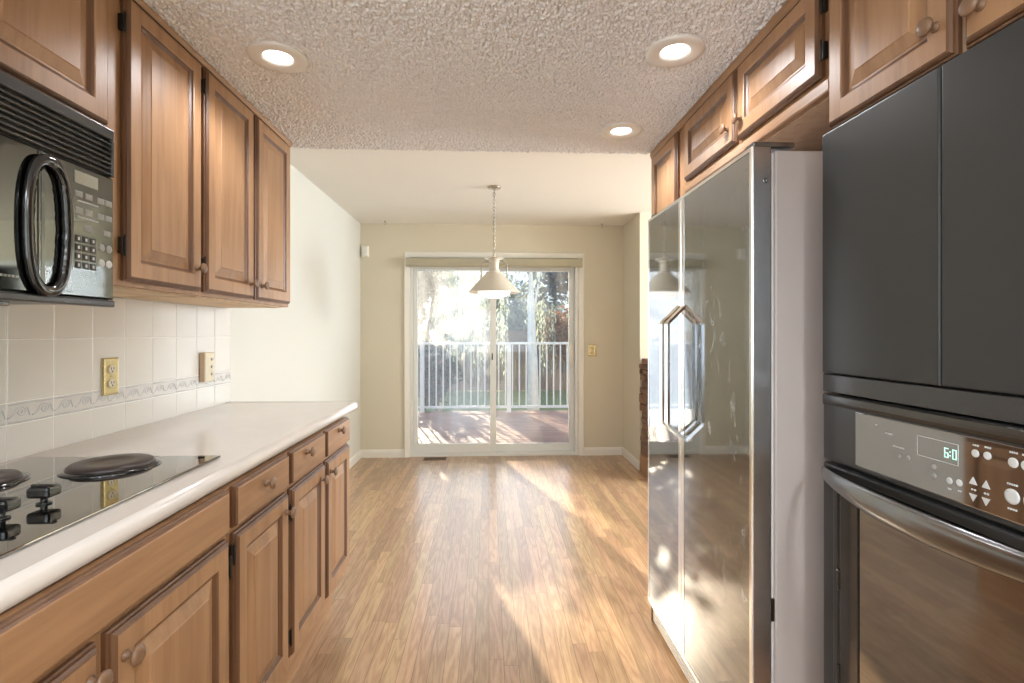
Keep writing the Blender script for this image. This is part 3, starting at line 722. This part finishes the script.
# charcoal upper compartment of the oven stack
XO = 0.845
t = thing('appliance_cabinet', 'flat charcoal two-door compartment between the wall oven and the wooden cabinet', 'cabinet', (1.1, 0.91, 1.128))
MB().box(0.872, 1.48, 0.558, 1.240, 1.130, 1.785, 0.001).build('housing', M['darkvoid'], t)
F = FR(0.871)
for y0, y1 in ((0.921, 1.259), (0.560, 0.9175)):
    MB().profile(F, y0, y1, 1.180, 1.782, [(0, 0), (0, 0.022), (0.002, 0.0255), (0.004, 0.026)]).build('door', M['blackmatte'], t)
MB().profile(F, 0.560, 1.259, 1.133, 1.1775, [(0, 0), (0, 0.020), (0.002, 0.024)]).build('lower_rail', M['blacksatin'], t)

# wall oven
ov = thing('wall_oven', 'black built-in wall oven with curved steel handle and button panel', 'oven', (1.1, 0.91, 0.305))
MB().box(0.872, 1.48, 0.558, 1.240, 0.305, 1.127, 0.002).build('body', M['blacksatin'], ov)
F = FR(0.871)
cpn = MB().profile(F, 0.560, 1.259, 0.962, 1.1285, [(0, 0), (0, 0.020), (0.004, 0.024), (0.006, 0.0245)]).build('control_panel', M['blacksatin'], ov)
FG = FR(0.871 - 0.0245)
MB().profile(FG, 0.575, 1.140, 0.975, 1.098, [(0, 0), (0, 0.002), (0.002, 0.003)]).build('control_glass', M['ovenglass'], cpn)
MB().profile(FR(0.871 - 0.0245), 0.562, 1.256, 1.101, 1.127, [(0, 0), (0.002, 0.003), (0.010, 0.0045)]).build('top_trim', M['blacktrim'], cpn)
XG = 0.871 - 0.0275
G = FR(XG)
def seg_box(b, u0, u1, v0, v1, d=0.0006):
    b.loops([[G(u0, v0, 0), G(u1, v0, 0), G(u1, v1, 0), G(u0, v1, 0)], [G(u0, v0, d), G(u1, v0, d), G(u1, v1, d), G(u0, v1, d)]])
def digit7(b, u, v, w, h, segs):
    # u grows away from the viewer, so the digit runs from u (its left side) down to u - w
    tk = 0.0017
    S = {'a': (u - w, u, v + h - tk, v + h), 'g': (u - w, u, v + h / 2 - tk / 2, v + h / 2 + tk / 2), 'd': (u - w, u, v, v + tk),
         'f': (u - tk, u, v + h / 2, v + h), 'e': (u - tk, u, v, v + h / 2), 'b': (u - w, u - w + tk, v + h / 2, v + h), 'c': (u - w, u - w + tk, v, v + h / 2)}
    for q in segs: seg_box(b, *S[q])
b = MB(); digit7(b, 0.9085, 1.050, 0.0085, 0.018, 'afgedc'); digit7(b, 0.892, 1.050, 0.0085, 0.018, 'abcdef')
seg_box(b, 0.8955, 0.8975, 1.054, 1.0565); seg_box(b, 0.8955, 0.8975, 1.061, 1.0635)
b.build('clock_digits', M['digits'], cpn)
b = MB(); t_ = 0.0010
for u0, u1, v0, v1 in ((0.880, 0.968, 1.078, 1.078 + t_), (0.880, 0.968, 1.040, 1.040 + t_), (0.880, 0.880 + t_, 1.040, 1.078), (0.967, 0.968, 1.040, 1.078)): seg_box(b, u0, u1, v0, v1)
b.build('display_outline', M['mark'], cpn)
def disc(u, v, r, name='button', m='mark', seg=18):
    return MB().lathe(G, u, v, [(r, 0), (r, 0.0008), (r * 0.75, 0.0014)], seg).build(name, M[m], cpn)
def tri(u, v, r, up):
    s_ = 1 if up else -1
    return MB().prism(G, [(u - r, v - s_ * r * 0.8), (u + r, v - s_ * r * 0.8), (u, v + s_ * r)], 0, 0.0010).build('arrow_button', M['mark'], cpn)
def caption(u, v, w):
    b = MB(); n_ = max(2, int(w / 0.0035))
    for i in range(n_): seg_box(b, u - w / 2 + i * w / n_, u - w / 2 + (i + 0.68) * w / n_, v, v + 0.0030)
    return b.build('caption', M['mark'], cpn)
for u, v in ((0.848, 1.071), (0.8265, 1.072)):
    bt_ = disc(u, v, 0.0068); caption(u, v + 0.0125, 0.012)
for u, v in ((0.898, 1.009), (0.878, 1.011)):
    disc(u, v, 0.0062); caption(u, v - 0.0160, 0.008)
for u, v in ((0.852, 1.022), (0.829, 1.022)):
    tri(u, v, 0.0072, True); tri(u, v - 0.0285, 0.0072, False); caption(u, v - 0.0165, 0.010)
for u in (0.784, 0.764):
    disc(u, 1.071, 0.0082); caption(u, 1.086, 0.014)
for u in (0.786, 0.756):
    disc(u, 1.016, 0.0125); caption(u, 1.034, 0.018); caption(u, 0.994, 0.016)
for u, v in ((0.930, 1.009), (0.930, 1.026), (0.990, 1.028), (1.012, 1.027)): disc(u, v, 0.0052, m='markdim')
caption(1.04, 1.066, 0.022); caption(1.015, 1.043, 0.03); caption(1.075, 1.078, 0.006)
# oven door
F = FR(0.871)
od = MB().profile(F, 0.562, 1.257, 0.310, 0.955, [(0, 0), (0, 0.020), (0.003, 0.0245), (0.006, 0.025)]).build('door', M['blacksatin'], ov)
FD_ = FR(0.871 - 0.025)
MB().profile(FD_, 0.640, 1.128, 0.345, 0.935, [(0, 0), (0, 0.0015), (0.003, 0.002)]).build('window', M['ovenglass'], od)
MB().profile(FD_, 1.128, 1.190, 0.330, 0.915, [(0, 0), (0, 0.003), (0.003, 0.004)]).build('side_trim', M['black'], od)
MB().profile(FD_, 1.198, 1.214, 0.330, 0.915, [(0, 0), (0, 0.002), (0.003, 0.003)]).build('side_bead', M['blacksatin'], od)
for v in (0.66, 0.43):
    MB().profile(FD_, 1.188, 1.200, v, v + 0.05, [(0, 0), (0.001, 0.006), (0.003, 0.007)]).build('clip', M['black'], od)
# bowed handle bar: flat lens-shaped section, far end meets the door corner
hb = MB(); rows = []
N = 28
for i in range(N + 1):
    s = i / N; y = 1.246 - s * (1.246 - 0.572)
    bow = math.sin(math.pi * s) ** 0.75
    x = XO - 0.006 - 0.056 * bow; z = 0.934 - 0.006 * bow
    hh = 0.013 + 0.014 * bow; dd = 0.005 + 0.006 * bow
    rows.append([Vector((x + dd * math.cos(a), y, z + hh * math.sin(a) + 0.3 * dd * math.cos(a))) for a in [2 * math.pi * k / 14 for k in range(14)]])
hb.loops(rows, smooth=True)
hb.build('handle', M['darksteel'], od)

# refrigerator
XF = 0.705
rf = thing('refrigerator', 'side-by-side refrigerator with dark mirror doors and angular chrome handles', 'refrigerator', (1.1, 1.79, 0))
MB().box(0.772, 1.52, 1.345, 2.228, 0.03, 1.775, 0.006).build('body', M['fbody'], rf)
MB().box(0.762, 0.772, 1.352, 2.222, 0.10, 1.768).build('gasket', M['gasket'], rf)
def fridge_door(y0, y1, inner_hi):
    d = MB().box(XF + 0.003, 0.760, y0, y1, 0.092, 1.783, 0.003).build('door', M['steel'], rf)
    F = FR(XF + 0.003)
    a, b_ = (0.012, 0.022) if inner_hi else (0.022, 0.010)
    g = MB(); L = [[F(y0 + 0.0 + i, 0.093 + i, h), F(y1 - i, 0.093 + i, h), F(y1 - i, 1.782 - i, h), F(y0 + i, 1.782 - i, h)] for i, h in ((0.0, 0.0), (0.001, 0.003))]
    L.append([F(y0 + a, 0.108, 0.003), F(y1 - b_, 0.108, 0.003), F(y1 - b_, 1.771, 0.003), F(y0 + a, 1.771, 0.003)])
    L.append([F(y0 + a, 0.108, 0.0), F(y1 - b_, 0.108, 0.0), F(y1 - b_, 1.771, 0.0), F(y0 + a, 1.771, 0.0)])
    g.loops(L, False, False).build('edge_trim', M['chrome'], d)
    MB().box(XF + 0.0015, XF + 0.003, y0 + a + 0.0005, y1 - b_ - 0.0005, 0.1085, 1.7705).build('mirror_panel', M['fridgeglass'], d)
    return d
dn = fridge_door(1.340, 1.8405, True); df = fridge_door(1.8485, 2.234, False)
def fridge_handle(y, parent):
    pts = [(XF + 0.004, 1.385), (XF - 0.004, 1.378), (XF - 0.062, 1.322), (XF - 0.066, 1.312), (XF - 0.066, 0.955), (XF - 0.062, 0.945), (XF - 0.004, 0.892), (XF + 0.004, 0.886)]
    b = MB()
    w, th = 0.016, 0.010
    L = []
    for i, (x, z) in enumerate(pts):
        p0 = Vector(pts[max(i - 1, 0)]); p1 = Vector(pts[min(i + 1, len(pts) - 1)]); t = (p1 - p0).normalized(); nrm = Vector((t.y, -t.x)) * th
        L.append([Vector((x, y - w, z)), Vector((x, y + w, z)), Vector((x + nrm.x * -1, y + w * 0.8, z - nrm.y)), Vector((x - nrm.x, y - w * 0.8, z - nrm.y))])
    b.loops(L)
    return b.build('handle', M['chrome'], parent)
fridge_handle(1.816, dn); fridge_handle(1.873, df)
MB().lathe(lambda u, v, n: Vector((u, 1.340 - n, v)), 0.742, 1.69, [(0.007, -0.001), (0.007, 0.002), (0.004, 0.003), (0.002, 0.0015)], 14).build('plug', M['darksteel'], dn)
hg = MB(); hg.box(0.715, 0.830, 1.350, 1.395, 1.7835, 1.799, 0.003); hg.build('hinge_cover', M['darksteel'], rf)
hg = MB(); hg.box(0.715, 0.830, 2.180, 2.224, 1.7835, 1.799, 0.003); hg.build('hinge_cover', M['darksteel'], rf)
for z in (0.50, 0.18): MB().box(0.7601, 0.7718, 1.346, 1.352, z, z + 0.06).build('stop_bumper', M['hinge'], rf)
gr = MB(); gr.box(0.725, 0.745, 1.348, 2.225, 0.012, 0.088, 0.002)
for i in range(5): gr.box(0.720, 0.726, 1.36, 2.21, 0.020 + i * 0.0135, 0.027 + i * 0.0135, 0.001)
gr.build('kick_grille', M['gasket'], rf)
ft = MB()
for y in (1.40, 2.17):
    for x in (0.80, 1.46): ft.lathe(FU(0.0), x, y, [(0.018, 0.0), (0.018, 0.02), (0.012, 0.035)], 12)
ft.build('foot', M['black'], rf)
o = MB().box(0.722, XRK, 2.2395, 2.2575, 0.0, 1.4425, 0.001).build('end_panel', M['wz'])
o = rebase(o, (1.14, 2.249, 0)); tag(o, 'brown wooden end panel standing against the far side of the refrigerator', 'panel')

# ------------------------------------------------------------------ ceiling lights
def can_light(x, y, label, power):
    t = thing('recessed_light', label, 'ceiling light', (x, y, ZK - 0.008))
    F = FD(ZK)
    MB().lathe(F, x, y, [(0.096, -0.006), (0.097, 0.008), (0.094, 0.0115), (0.080, 0.0125), (0.054, 0.010), (0.047, 0.005), (0.046, -0.012)], 40, cap0=False, cap1=False).build('trim_ring', M['lampring'], t)
    MB().lathe(F, x, y, [(0.047, 0.002), (0.045, 0.0045), (0.020, 0.0075), (0.002, 0.008)], 32).build('lens', M['lamp'], t)
    d = bpy.data.lights.new('recessed_lamp', 'SPOT'); d.energy = power; d.color = (0.97, 0.97, 1.0); d.shadow_soft_size = 0.05
    d.spot_size = R(150); d.spot_blend = 0.6
    o = bpy.data.objects.new('recessed_lamp', d); C.objects.link(o); o.location = (x, y, ZK - 0.03)
can_light(-0.730, 1.802, 'round recessed light close to the wooden wall cabinets over the counter', 13)
can_light(0.630, 1.703, 'round recessed light close to the wooden cabinet doors above the refrigerator', 14)
can_light(0.624, 2.385, 'recessed light nearest the edge of the textured ceiling', 13)

# hooks in the smooth ceiling
for x, y, lb in ((-1.044, 5.175, 'tiny ceiling hook above the motion sensor corner'), (1.165, 5.217, 'tiny ceiling hook above the light switch')):
    t = thing('ceiling_hook', lb, 'hook', (x, y, ZC), 'hooks in the smooth ceiling')
    MB().lathe(FD(ZC), x, y, [(0.010, 0), (0.010, 0.003), (0.004, 0.006), (0.003, 0.016)], 12).build('screw_plate', M['nickel'], t)
    pts = [(x + 0.010 * math.sin(a), y, ZC - 0.026 + 0.010 * math.cos(a)) for a in [R(q) for q in range(0, 271, 30)]]
    MB().tube(pts, 0.0026, 6).build('hook', M['nickel'], t)

# pendant lamp
PX, PY = 0.040, 3.932
pl = thing('pendant_lamp', 'off-white metal pendant lamp hanging on a chain before the glass door', 'pendant lamp', (PX, PY, ZC))
MB().lathe(FD(ZC), PX, PY, [(0.052, 0), (0.052, 0.006), (0.044, 0.016), (0.020, 0.020), (0.008, 0.026)], 28).build('canopy', M['nickel'], pl)
ch = MB(); z = ZC - 0.030; i = 0
while z > 1.895:
    vert = i % 2
    pts = []
    for k in range(12):
        a = 2 * math.pi * k / 12; r, hh = 0.0085 * math.cos(a), 0.0175 * math.sin(a)
        pts.append((PX + (r if vert else 0), PY + (0 if vert else r), z + hh))
    ch.tube(pts, 0.0032, 6, True); z -= 0.0275; i += 1
ch.tube([(PX + 0.004, PY, ZC - 0.02), (PX + 0.006, PY + 0.004, 2.2), (PX - 0.004, PY, 2.0), (PX, PY, 1.87)], 0.002, 6)
ch.build('chain', M['nickel'], pl)
F = FU(0.0)
MB().lathe(F, PX, PY, [(0.004, 1.895), (0.010, 1.885), (0.012, 1.872), (0.030, 1.866), (0.072, 1.858), (0.074, 1.853), (0.040, 1.848), (0.038, 1.842)], 28, smooth=False).build('hanger_cap', M['shade'], pl)
MB().lathe(F, PX, PY, [(0.038, 1.842), (0.042, 1.838), (0.042, 1.826), (0.036, 1.820), (0.036, 1.770), (0.042, 1.764), (0.042, 1.752)], 24, smooth=False).build('socket_housing', M['shade'], pl)
for sg in (-1, 1):
    a = [(PX + sg * 0.036, PY, 1.826), (PX + sg * 0.075, PY, 1.826), (PX + sg * 0.092, PY, 1.820), (PX + sg * 0.099, PY, 1.803), (PX + sg * 0.100, PY, 1.760), (PX + sg * 0.100, PY, 1.672)]
    MB().tube(a, 0.0045, 8).build('yoke_arm', M['nickel'], pl)
MB().lathe(F, PX, PY, [(0.040, 1.752), (0.060, 1.748), (0.066, 1.736), (0.188, 1.606), (0.199, 1.596), (0.199, 1.590), (0.192, 1.590), (0.184, 1.602), (0.062, 1.732), (0.040, 1.745)], 48, smooth=False, cap0=False, cap1=False).build('lamp_shade', M['shade'], pl)
MB().lathe(F, PX, PY, [(0.120, 1.612), (0.125, 1.600), (0.118, 1.582), (0.096, 1.564), (0.060, 1.552), (0.020, 1.548), (0.002, 1.5475)], 36).build('opal_diffuser', M['opal'], pl)

# ------------------------------------------------------------------ small things on the dining walls
t = thing('roller_blind', 'taupe roller blind rolled up in its cassette across the top of the glass door', 'blind', (0.06, YB - 0.04, 1.965))
b = MB(); F = FB(YB - 0.019)
prof_ = [(0.0, 1.968), (0.046, 1.968), (0.052, 1.975), (0.052, 2.040), (0.046, 2.047), (0.0, 2.047)]
b.loops([[F(u, v, n) for n, v in prof_] for u in (-0.838, 0.958)]).build('cassette', M['blind'], t)
for u in (-0.845, 0.958):
    MB().box(u, u + 0.007, YB - 0.073, YB - 0.0185, 1.962, 2.052, 0.002).build('end_cap', M['blind'], t)
MB().box(-0.835, 0.955, YB - 0.066, YB - 0.056, 1.956, 1.968, 0.002).build('bottom_bar', M['blind'], t)

t = thing('motion_sensor', 'small white motion sensor high in the wall corner', 'sensor', (-1.266, YB, 2.06))
F = FB(YB)
MB().profile(F, -1.304, -1.232, 2.058, 2.172, [(0, 0), (0, 0.024), (0.006, 0.036), (0.012, 0.040)]).build('housing', M['white'], t)
MB().profile(FB(YB - 0.040), -1.288, -1.248, 2.072, 2.112, [(0, 0), (0.002, 0.003), (0.008, 0.004)]).build('lens', M['vinyl'], t)

t = thing('light_switch', 'brass plate light switch on the beige wall beside the glass door', 'switch', (1.078, YB, 1.04))
MB().profile(F, 1.037, 1.120, 1.038, 1.154, [(0, 0), (0, 0.003), (0.004, 0.006), (0.008, 0.0065)]).build('cover_plate', M['brass'], t)
MB().profile(FB(YB - 0.0065), 1.060, 1.097, 1.060, 1.132, [(0, 0), (0.001, 0.002), (0.003, 0.003)]).build('insert', M['ivory'], t)
MB().box(1.074, 1.083, YB - 0.020, YB - 0.009, 1.090, 1.112, 0.002).build('toggle', M['ivory'], t)
for v in (1.050, 1.142): MB().lathe(FB(YB - 0.0065), 1.078, v, [(0.003, 0), (0.003, 0.001), (0.001, 0.0015)], 10).build('screw', M['brass'], t)

t = thing('floor_register', 'brown floor vent set in the floorboards before the glass door', 'vent', (-0.548, 5.2, 0))
MB().box(-0.665, -0.432, 5.155, 5.262, 0.0, 0.005, 0.002).build('frame', M['bronzevent'], t)
b = MB()
for i in range(16): b.box(-0.650 + i * 0.0135, -0.643 + i * 0.0135, 5.172, 5.246, 0.0045, 0.0062)
b.build('louver', M['darkvoid'], t)

# rough stone pillar at the end of the dining wall
t = thing('stone_pillar', 'low rough brown stone pillar on a wooden base, half hidden behind the refrigerator', 'pillar', (1.56, 4.5, 0))
random.seed(11)
MB().box(1.402, 1.72, 4.30, 4.695, 0.0, 0.16, 0.006).build('wooden_base', M['wx'], t)
st = MB(); z = 0.161
while z < 1.02:
    h_ = min(random.uniform(0.045, 0.095), 1.047 - z)
    if h_ < 0.02: break
    y = 4.31
    while y < 4.67:
        w_ = min(random.uniform(0.10, 0.22), 4.688 - y)
        if w_ < 0.03: break
        jx = random.uniform(-0.014, 0.016)
        st.box(1.404 + jx, 1.70, y + 0.003, y + w_ - 0.003 + random.uniform(0, 0.004), z + 0.002, z + h_ - 0.002, 0.009)
        y += w_
    z += h_
st.build('stacked_stone', M['stone'], t)

# ------------------------------------------------------------------ outdoors
ZD = -0.07
dk = MB(); y = YB + 0.16
while y < 8.86:
    dk.box(-4.2, 4.6, y, y + 0.136, ZD - 0.03, ZD, 0.003); y += 0.142
dk.box(-4.2, 4.6, 8.80, 8.86, ZD - 0.28, ZD - 0.032)
struct(dk.build('deck', M['deck']))
struct(MB().box(DX0, DX1, YB + 0.12, YB + 0.16, -0.10, 0.0, 0.003).build('trim_4', M['vinyl']))
gd = MB(); gd.box(-30, 30, YB + 0.13, 60, -0.75, -0.60)
struct(gd.build('lawn', M['lawn']))

def railing(label, p0, p1, posts, skip=0):
    p0 = Vector(p0); p1 = Vector(p1); L = (p1 - p0).length; u = (p1 - p0).normalized(); v = Vector((-u.y, u.x, 0))
    t = thing('deck_railing', label, 'railing', (p0 + p1) / 2)
    def bar(a, b_, w, z0, z1):
        m_ = MB(); q = []
        for s_ in (a, b_):
            c = p0 + u * s_
            q.append([Vector((*(c - v * w).xy, z0)), Vector((*(c + v * w).xy, z0)), Vector((*(c + v * w).xy, z1)), Vector((*(c - v * w).xy, z1))])
        return m_.loops(q)
    bar(0, L, 0.042, 1.085, 1.125).build('top_rail', M['railing'], t)
    bar(0, L, 0.022, 0.002, 0.040).build('bottom_rail', M['railing'], t)
    for s_ in posts: bar(s_ - 0.034, s_ + 0.034, 0.034, ZD, 1.085).build('post', M['railing'], t)
    n_ = int(L / 0.1165)
    for i in range(n_):
        s_ = (i + 0.5) * L / n_
        if any(abs(s_ - q) < 0.05 for q in posts): continue
        bar(s_ - 0.011, s_ + 0.011, 0.011, 0.040, 1.085).build('baluster', M['railing'], t)
    return t
railing('white deck railing with thin balusters running parallel to the glass door', (-2.6, 8.70, 0), (3.4, 8.70, 0), (0.04, 1.47, 2.941, 4.42, 5.96))
railing('white deck railing running away from the house at the side of the deck', (-2.64, 5.75, 0), (-2.64, 8.60, 0), (0.04, 1.4))

def board_fence(label, x0, x1, y, h, z0=-0.6):
    t = thing('board_fence', label, 'fence', ((x0 + x1) / 2, y, z0))
    b = MB(); x = x0; random.seed(3)
    while x < x1:
        b.box(x, x + 0.138, y, y + 0.02, z0 + 0.02, z0 + h + random.uniform(-0.02, 0.02), 0.002); x += 0.145
    b.build('boards', M['fence'], t)
    for z in (z0 + 0.35, z0 + h - 0.35): MB().box(x0, x1, y + 0.02, y + 0.06, z, z + 0.09).build('rail', M['fence'], t)
    return t
board_fence('brown board fence behind the lawn, seen through the deck railing', -9, 12, 16.5, 1.95)

def leaves(n, size, gen, seed, aspect=0.5, hang=False):
    """n folded leaves at the points gen(rng) gives, as one mesh"""
    rng = np.random.default_rng(seed)
    P = gen(rng, n)
    d = rng.normal(size=(n, 3)); 
    if hang: d[:, 2] = -np.abs(d[:, 2]) - 2.2
    d /= np.linalg.norm(d, axis=1)[:, None]
    a = rng.normal(size=(n, 3)); sdv = np.cross(d, a); sdv /= np.linalg.norm(sdv, axis=1)[:, None]
    nn = np.cross(d, sdv)
    s = size * (0.6 + 0.8 * rng.random(n))[:, None]
    v0 = P; v1 = P + d * s * 0.5 + sdv * s * aspect * 0.5 + nn * s * 0.06; v2 = P + d * s; v3 = P + d * s * 0.5 - sdv * s * aspect * 0.5 + nn * s * 0.06
    co = np.stack([v0, v1, v2, v3], 1).reshape(-1, 3)
    return co
def leaf_obj(name, co, m, parent):
    base = BASE.get(parent.name, Vector()); co = co - np.array(base)
    n = len(co) // 4
    me = bpy.data.meshes.new(name); me.vertices.add(len(co)); me.vertices.foreach_set('co', co.ravel())
    me.loops.add(len(co)); me.loops.foreach_set('vertex_index', np.arange(len(co)))
    me.polygons.add(n); me.polygons.foreach_set('loop_start', np.arange(0, len(co), 4)); me.polygons.foreach_set('loop_total', np.full(n, 4))
    me.update(); me.materials.append(m)
    o = bpy.data.objects.new(name, me); C.objects.link(o); o.parent = parent
    return o
def blob(c, r, clumps=14, seed=1, spread=0.30):
    c = np.array(c); r = np.array(r)
    cr = np.random.default_rng(seed + 77)
    d = cr.normal(size=(clumps, 3)); d /= np.linalg.norm(d, axis=1)[:, None]
    cc = c + d * r * (0.35 + 0.6 * cr.random(clumps))[:, None]
    def g(rng, n):
        i = rng.integers(0, clumps, n)
        return cc[i] + rng.normal(size=(n, 3)) * r * spread
    return g, cc
def tree(name, label, base, crown_c, crown_r, n, size, leafm, trunk_r, bark='bark', clumps=14, seed=1, spread=0.26, group=None, cat='tree', hang=False, aspect=0.5):
    t = thing(name, label, cat, base, group)
    g, cc = blob(crown_c, crown_r, clumps, seed, spread)
    leaf_obj('foliage', leaves(n, size, g, seed, aspect, hang), M[leafm], t)
    b = MB(); bx = Vector(base); top = Vector(crown_c)
    b.tube([bx, bx.lerp(top, 0.4) + Vector((trunk_r, 0, 0)), bx.lerp(top, 0.75), top], [trunk_r, trunk_r * 0.8, trunk_r * 0.6, trunk_r * 0.3], 10)
    st_ = bx.lerp(top, 0.7)
    for q in cc[:9]:
        q = Vector(q); b.tube([st_, st_.lerp(q, 0.5) + Vector((0, 0, 0.08)), q], [trunk_r * 0.4, trunk_r * 0.25, trunk_r * 0.1], 6)
    b.build('trunk', M[bark], t)
    return t

tree('dark_shrub', 'dark leafy shrub beside the deck railing, seen low through the dusty pane', (-1.0, 9.3, -0.6), (-0.93, 9.3, 0.50), (0.44, 0.20, 0.55), 900, 0.14, 'leaf_dark', 0.05, seed=5, clumps=12, spread=0.22, cat='shrub', aspect=0.6)
tree('leafy_tree', 'dark leafy tree leaning over the deck railing, leaves showing at the dusty pane', (-2.0, 9.5, -0.6), (-1.38, 8.45, 2.10), (0.52, 0.30, 0.48), 1000, 0.12, 'leaf_dark', 0.06, seed=9, clumps=10, spread=0.24, aspect=0.7)
tree('leafy_tree', 'blue-green tree with open sky between its leaves, above the white railing', (3.6, 11.9, -0.6), (1.95, 11.7, 2.65), (1.1, 0.7, 0.9), 2300, 0.13, 'leaf_blue', 0.14, seed=21, clumps=22, spread=0.24, aspect=0.65)
tree('rust_shrub', 'rust coloured bush in front of the board fence', (2.5, 15.4, -0.6), (2.5, 15.4, 1.0), (1.0, 0.5, 0.8), 2600, 0.15, 'leaf_rust', 0.06, seed=31, cat='shrub')
tree('grey_shrub', 'grey-green tall bush behind the board fence, between the willow and the rust bush', (1.0, 18.3, -0.6), (1.1, 18.3, 1.5), (1.4, 0.8, 1.5), 4500, 0.20, 'leaf_grey', 0.1, seed=41, cat='shrub', clumps=20)
tree('grey_shrub', 'wide grey-green bush behind the fence at the far side of the lawn', (4.9, 19.6, -0.6), (4.9, 19.6, 1.8), (1.6, 0.7, 1.7), 4000, 0.22, 'leaf_grey', 0.1, seed=43, cat='shrub', clumps=20)

# weeping willow: strands of pale leaves
t = thing('weeping_willow', 'pale weeping willow with long hanging strands beyond the deck', 'tree', (-1.6, 14.0, -0.6))
rng = np.random.default_rng(8); P = []
for i in range(200):
    if i % 5 == 0:
        a = rng.random() * 2 * math.pi; r = 2.5 * math.sqrt(rng.random()); gx_ = -0.75 + r * math.cos(a); gy_ = 14.0 + 0.8 * r * math.sin(a)
    x = gx_ + rng.normal() * 0.06; y = gy_ + rng.normal() * 0.09
    zt = 5.3 - 0.14 * r * r + rng.normal() * 0.25; zb = 0.1 + rng.random() * 1.9; sw = rng.normal() * 0.10
    n_ = int((zt - zb) / 0.055)
    q = np.linspace(0, 1, n_); P.append(np.stack([x + sw * q * q + rng.normal(size=n_) * 0.022, y + rng.normal(size=n_) * 0.022, zt + (zb - zt) * q], -1))
P = np.concatenate(P)
leaf_obj('foliage', leaves(len(P), 0.13, lambda r_, n: P, 8, 0.20, True), M['leaf_willow'], t)
b = MB(); b.tube([(-1.6, 14, -0.6), (-1.5, 14, 1.2), (-1.3, 14.1, 3.0), (-1.15, 14, 5.4)], [0.26, 0.22, 0.16, 0.06], 12)
for i in range(10):
    a = i / 10 * 2 * math.pi; b.tube([(-1.35, 14.05, 2.6), (-1.2 + 1.1 * math.cos(a), 14 + 0.8 * math.sin(a), 5.3), (-0.75 + 2.3 * math.cos(a), 14 + 1.8 * math.sin(a), 5.0)], [0.09, 0.05, 0.02], 6)
b.build('trunk', M['bark'], t)

# pale trunk added beyond the railing to imitate a white reflection in the glass
t = thing('reflection_trunk', 'slim white trunk beyond the white railing, imitating a reflection in the glass door', 'tree', (0.84, 9.6, -0.6))
b = MB(); b.tube([(0.84, 9.6, -0.6), (0.835, 9.6, 0.0), (0.82, 9.6, 0.8), (0.80, 9.6, 1.5), (0.79, 9.62, 2.6), (0.84, 9.65, 3.6)], [0.14, 0.11, 0.095, 0.075, 0.028, 0.010], 14)
b.tube([(0.80, 9.6, 1.55), (0.88, 9.6, 1.9), (1.02, 9.65, 2.7)], [0.035, 0.025, 0.01], 8)
b.build('trunk', M['reflection_bark'], t)
g, cc = blob((0.82, 9.65, 3.2), (0.6, 0.4, 0.6), 10, 55, 0.26)
leaf_obj('foliage', leaves(900, 0.10, g, 55, 0.6), M['leaf_grey'], t)

for x, y, h_, sd_, lb in ((-5.2, 25, 3.6, 71, 'tall hazy tree far behind the fence, to the side of the willow'), (-1.2, 27, 3.9, 72, 'tall hazy tree far behind the weeping willow')):
    tree('distant_tree', lb, (x, y, -0.6), (x, y, h_ * 0.55), (1.9, 0.9, h_ * 0.55), 5200, 0.26, 'leaf_grey', 0.16, seed=sd_, clumps=22, group='distant trees behind the fence')

# trees along the family room side, seen in reflections and shading that side
tree('garden_tree', 'green garden tree outside the family room window', (4.4, 10.6, -0.6), (4.2, 10.6, 1.9), (1.3, 0.7, 1.4), 3800, 0.16, 'leaf_grey', 0.1, seed=61, clumps=16)
# a neighbouring house far behind the trees
t = thing('neighbour_house', 'pale neighbouring house with grey roof far behind the trees', 'house', (-11.7, 35, -0.6))
MB().box(-16, -7.5, 32, 38, -0.6, 3.4).build('siding', M['siding'], t)
MB().prism(lambda u, v, n: Vector((u, n, v)), [(-16.6, 3.4), (-6.9, 3.4), (-11.7, 5.9)], 31.6, 38.4).build('roof', M['roofing'], t)
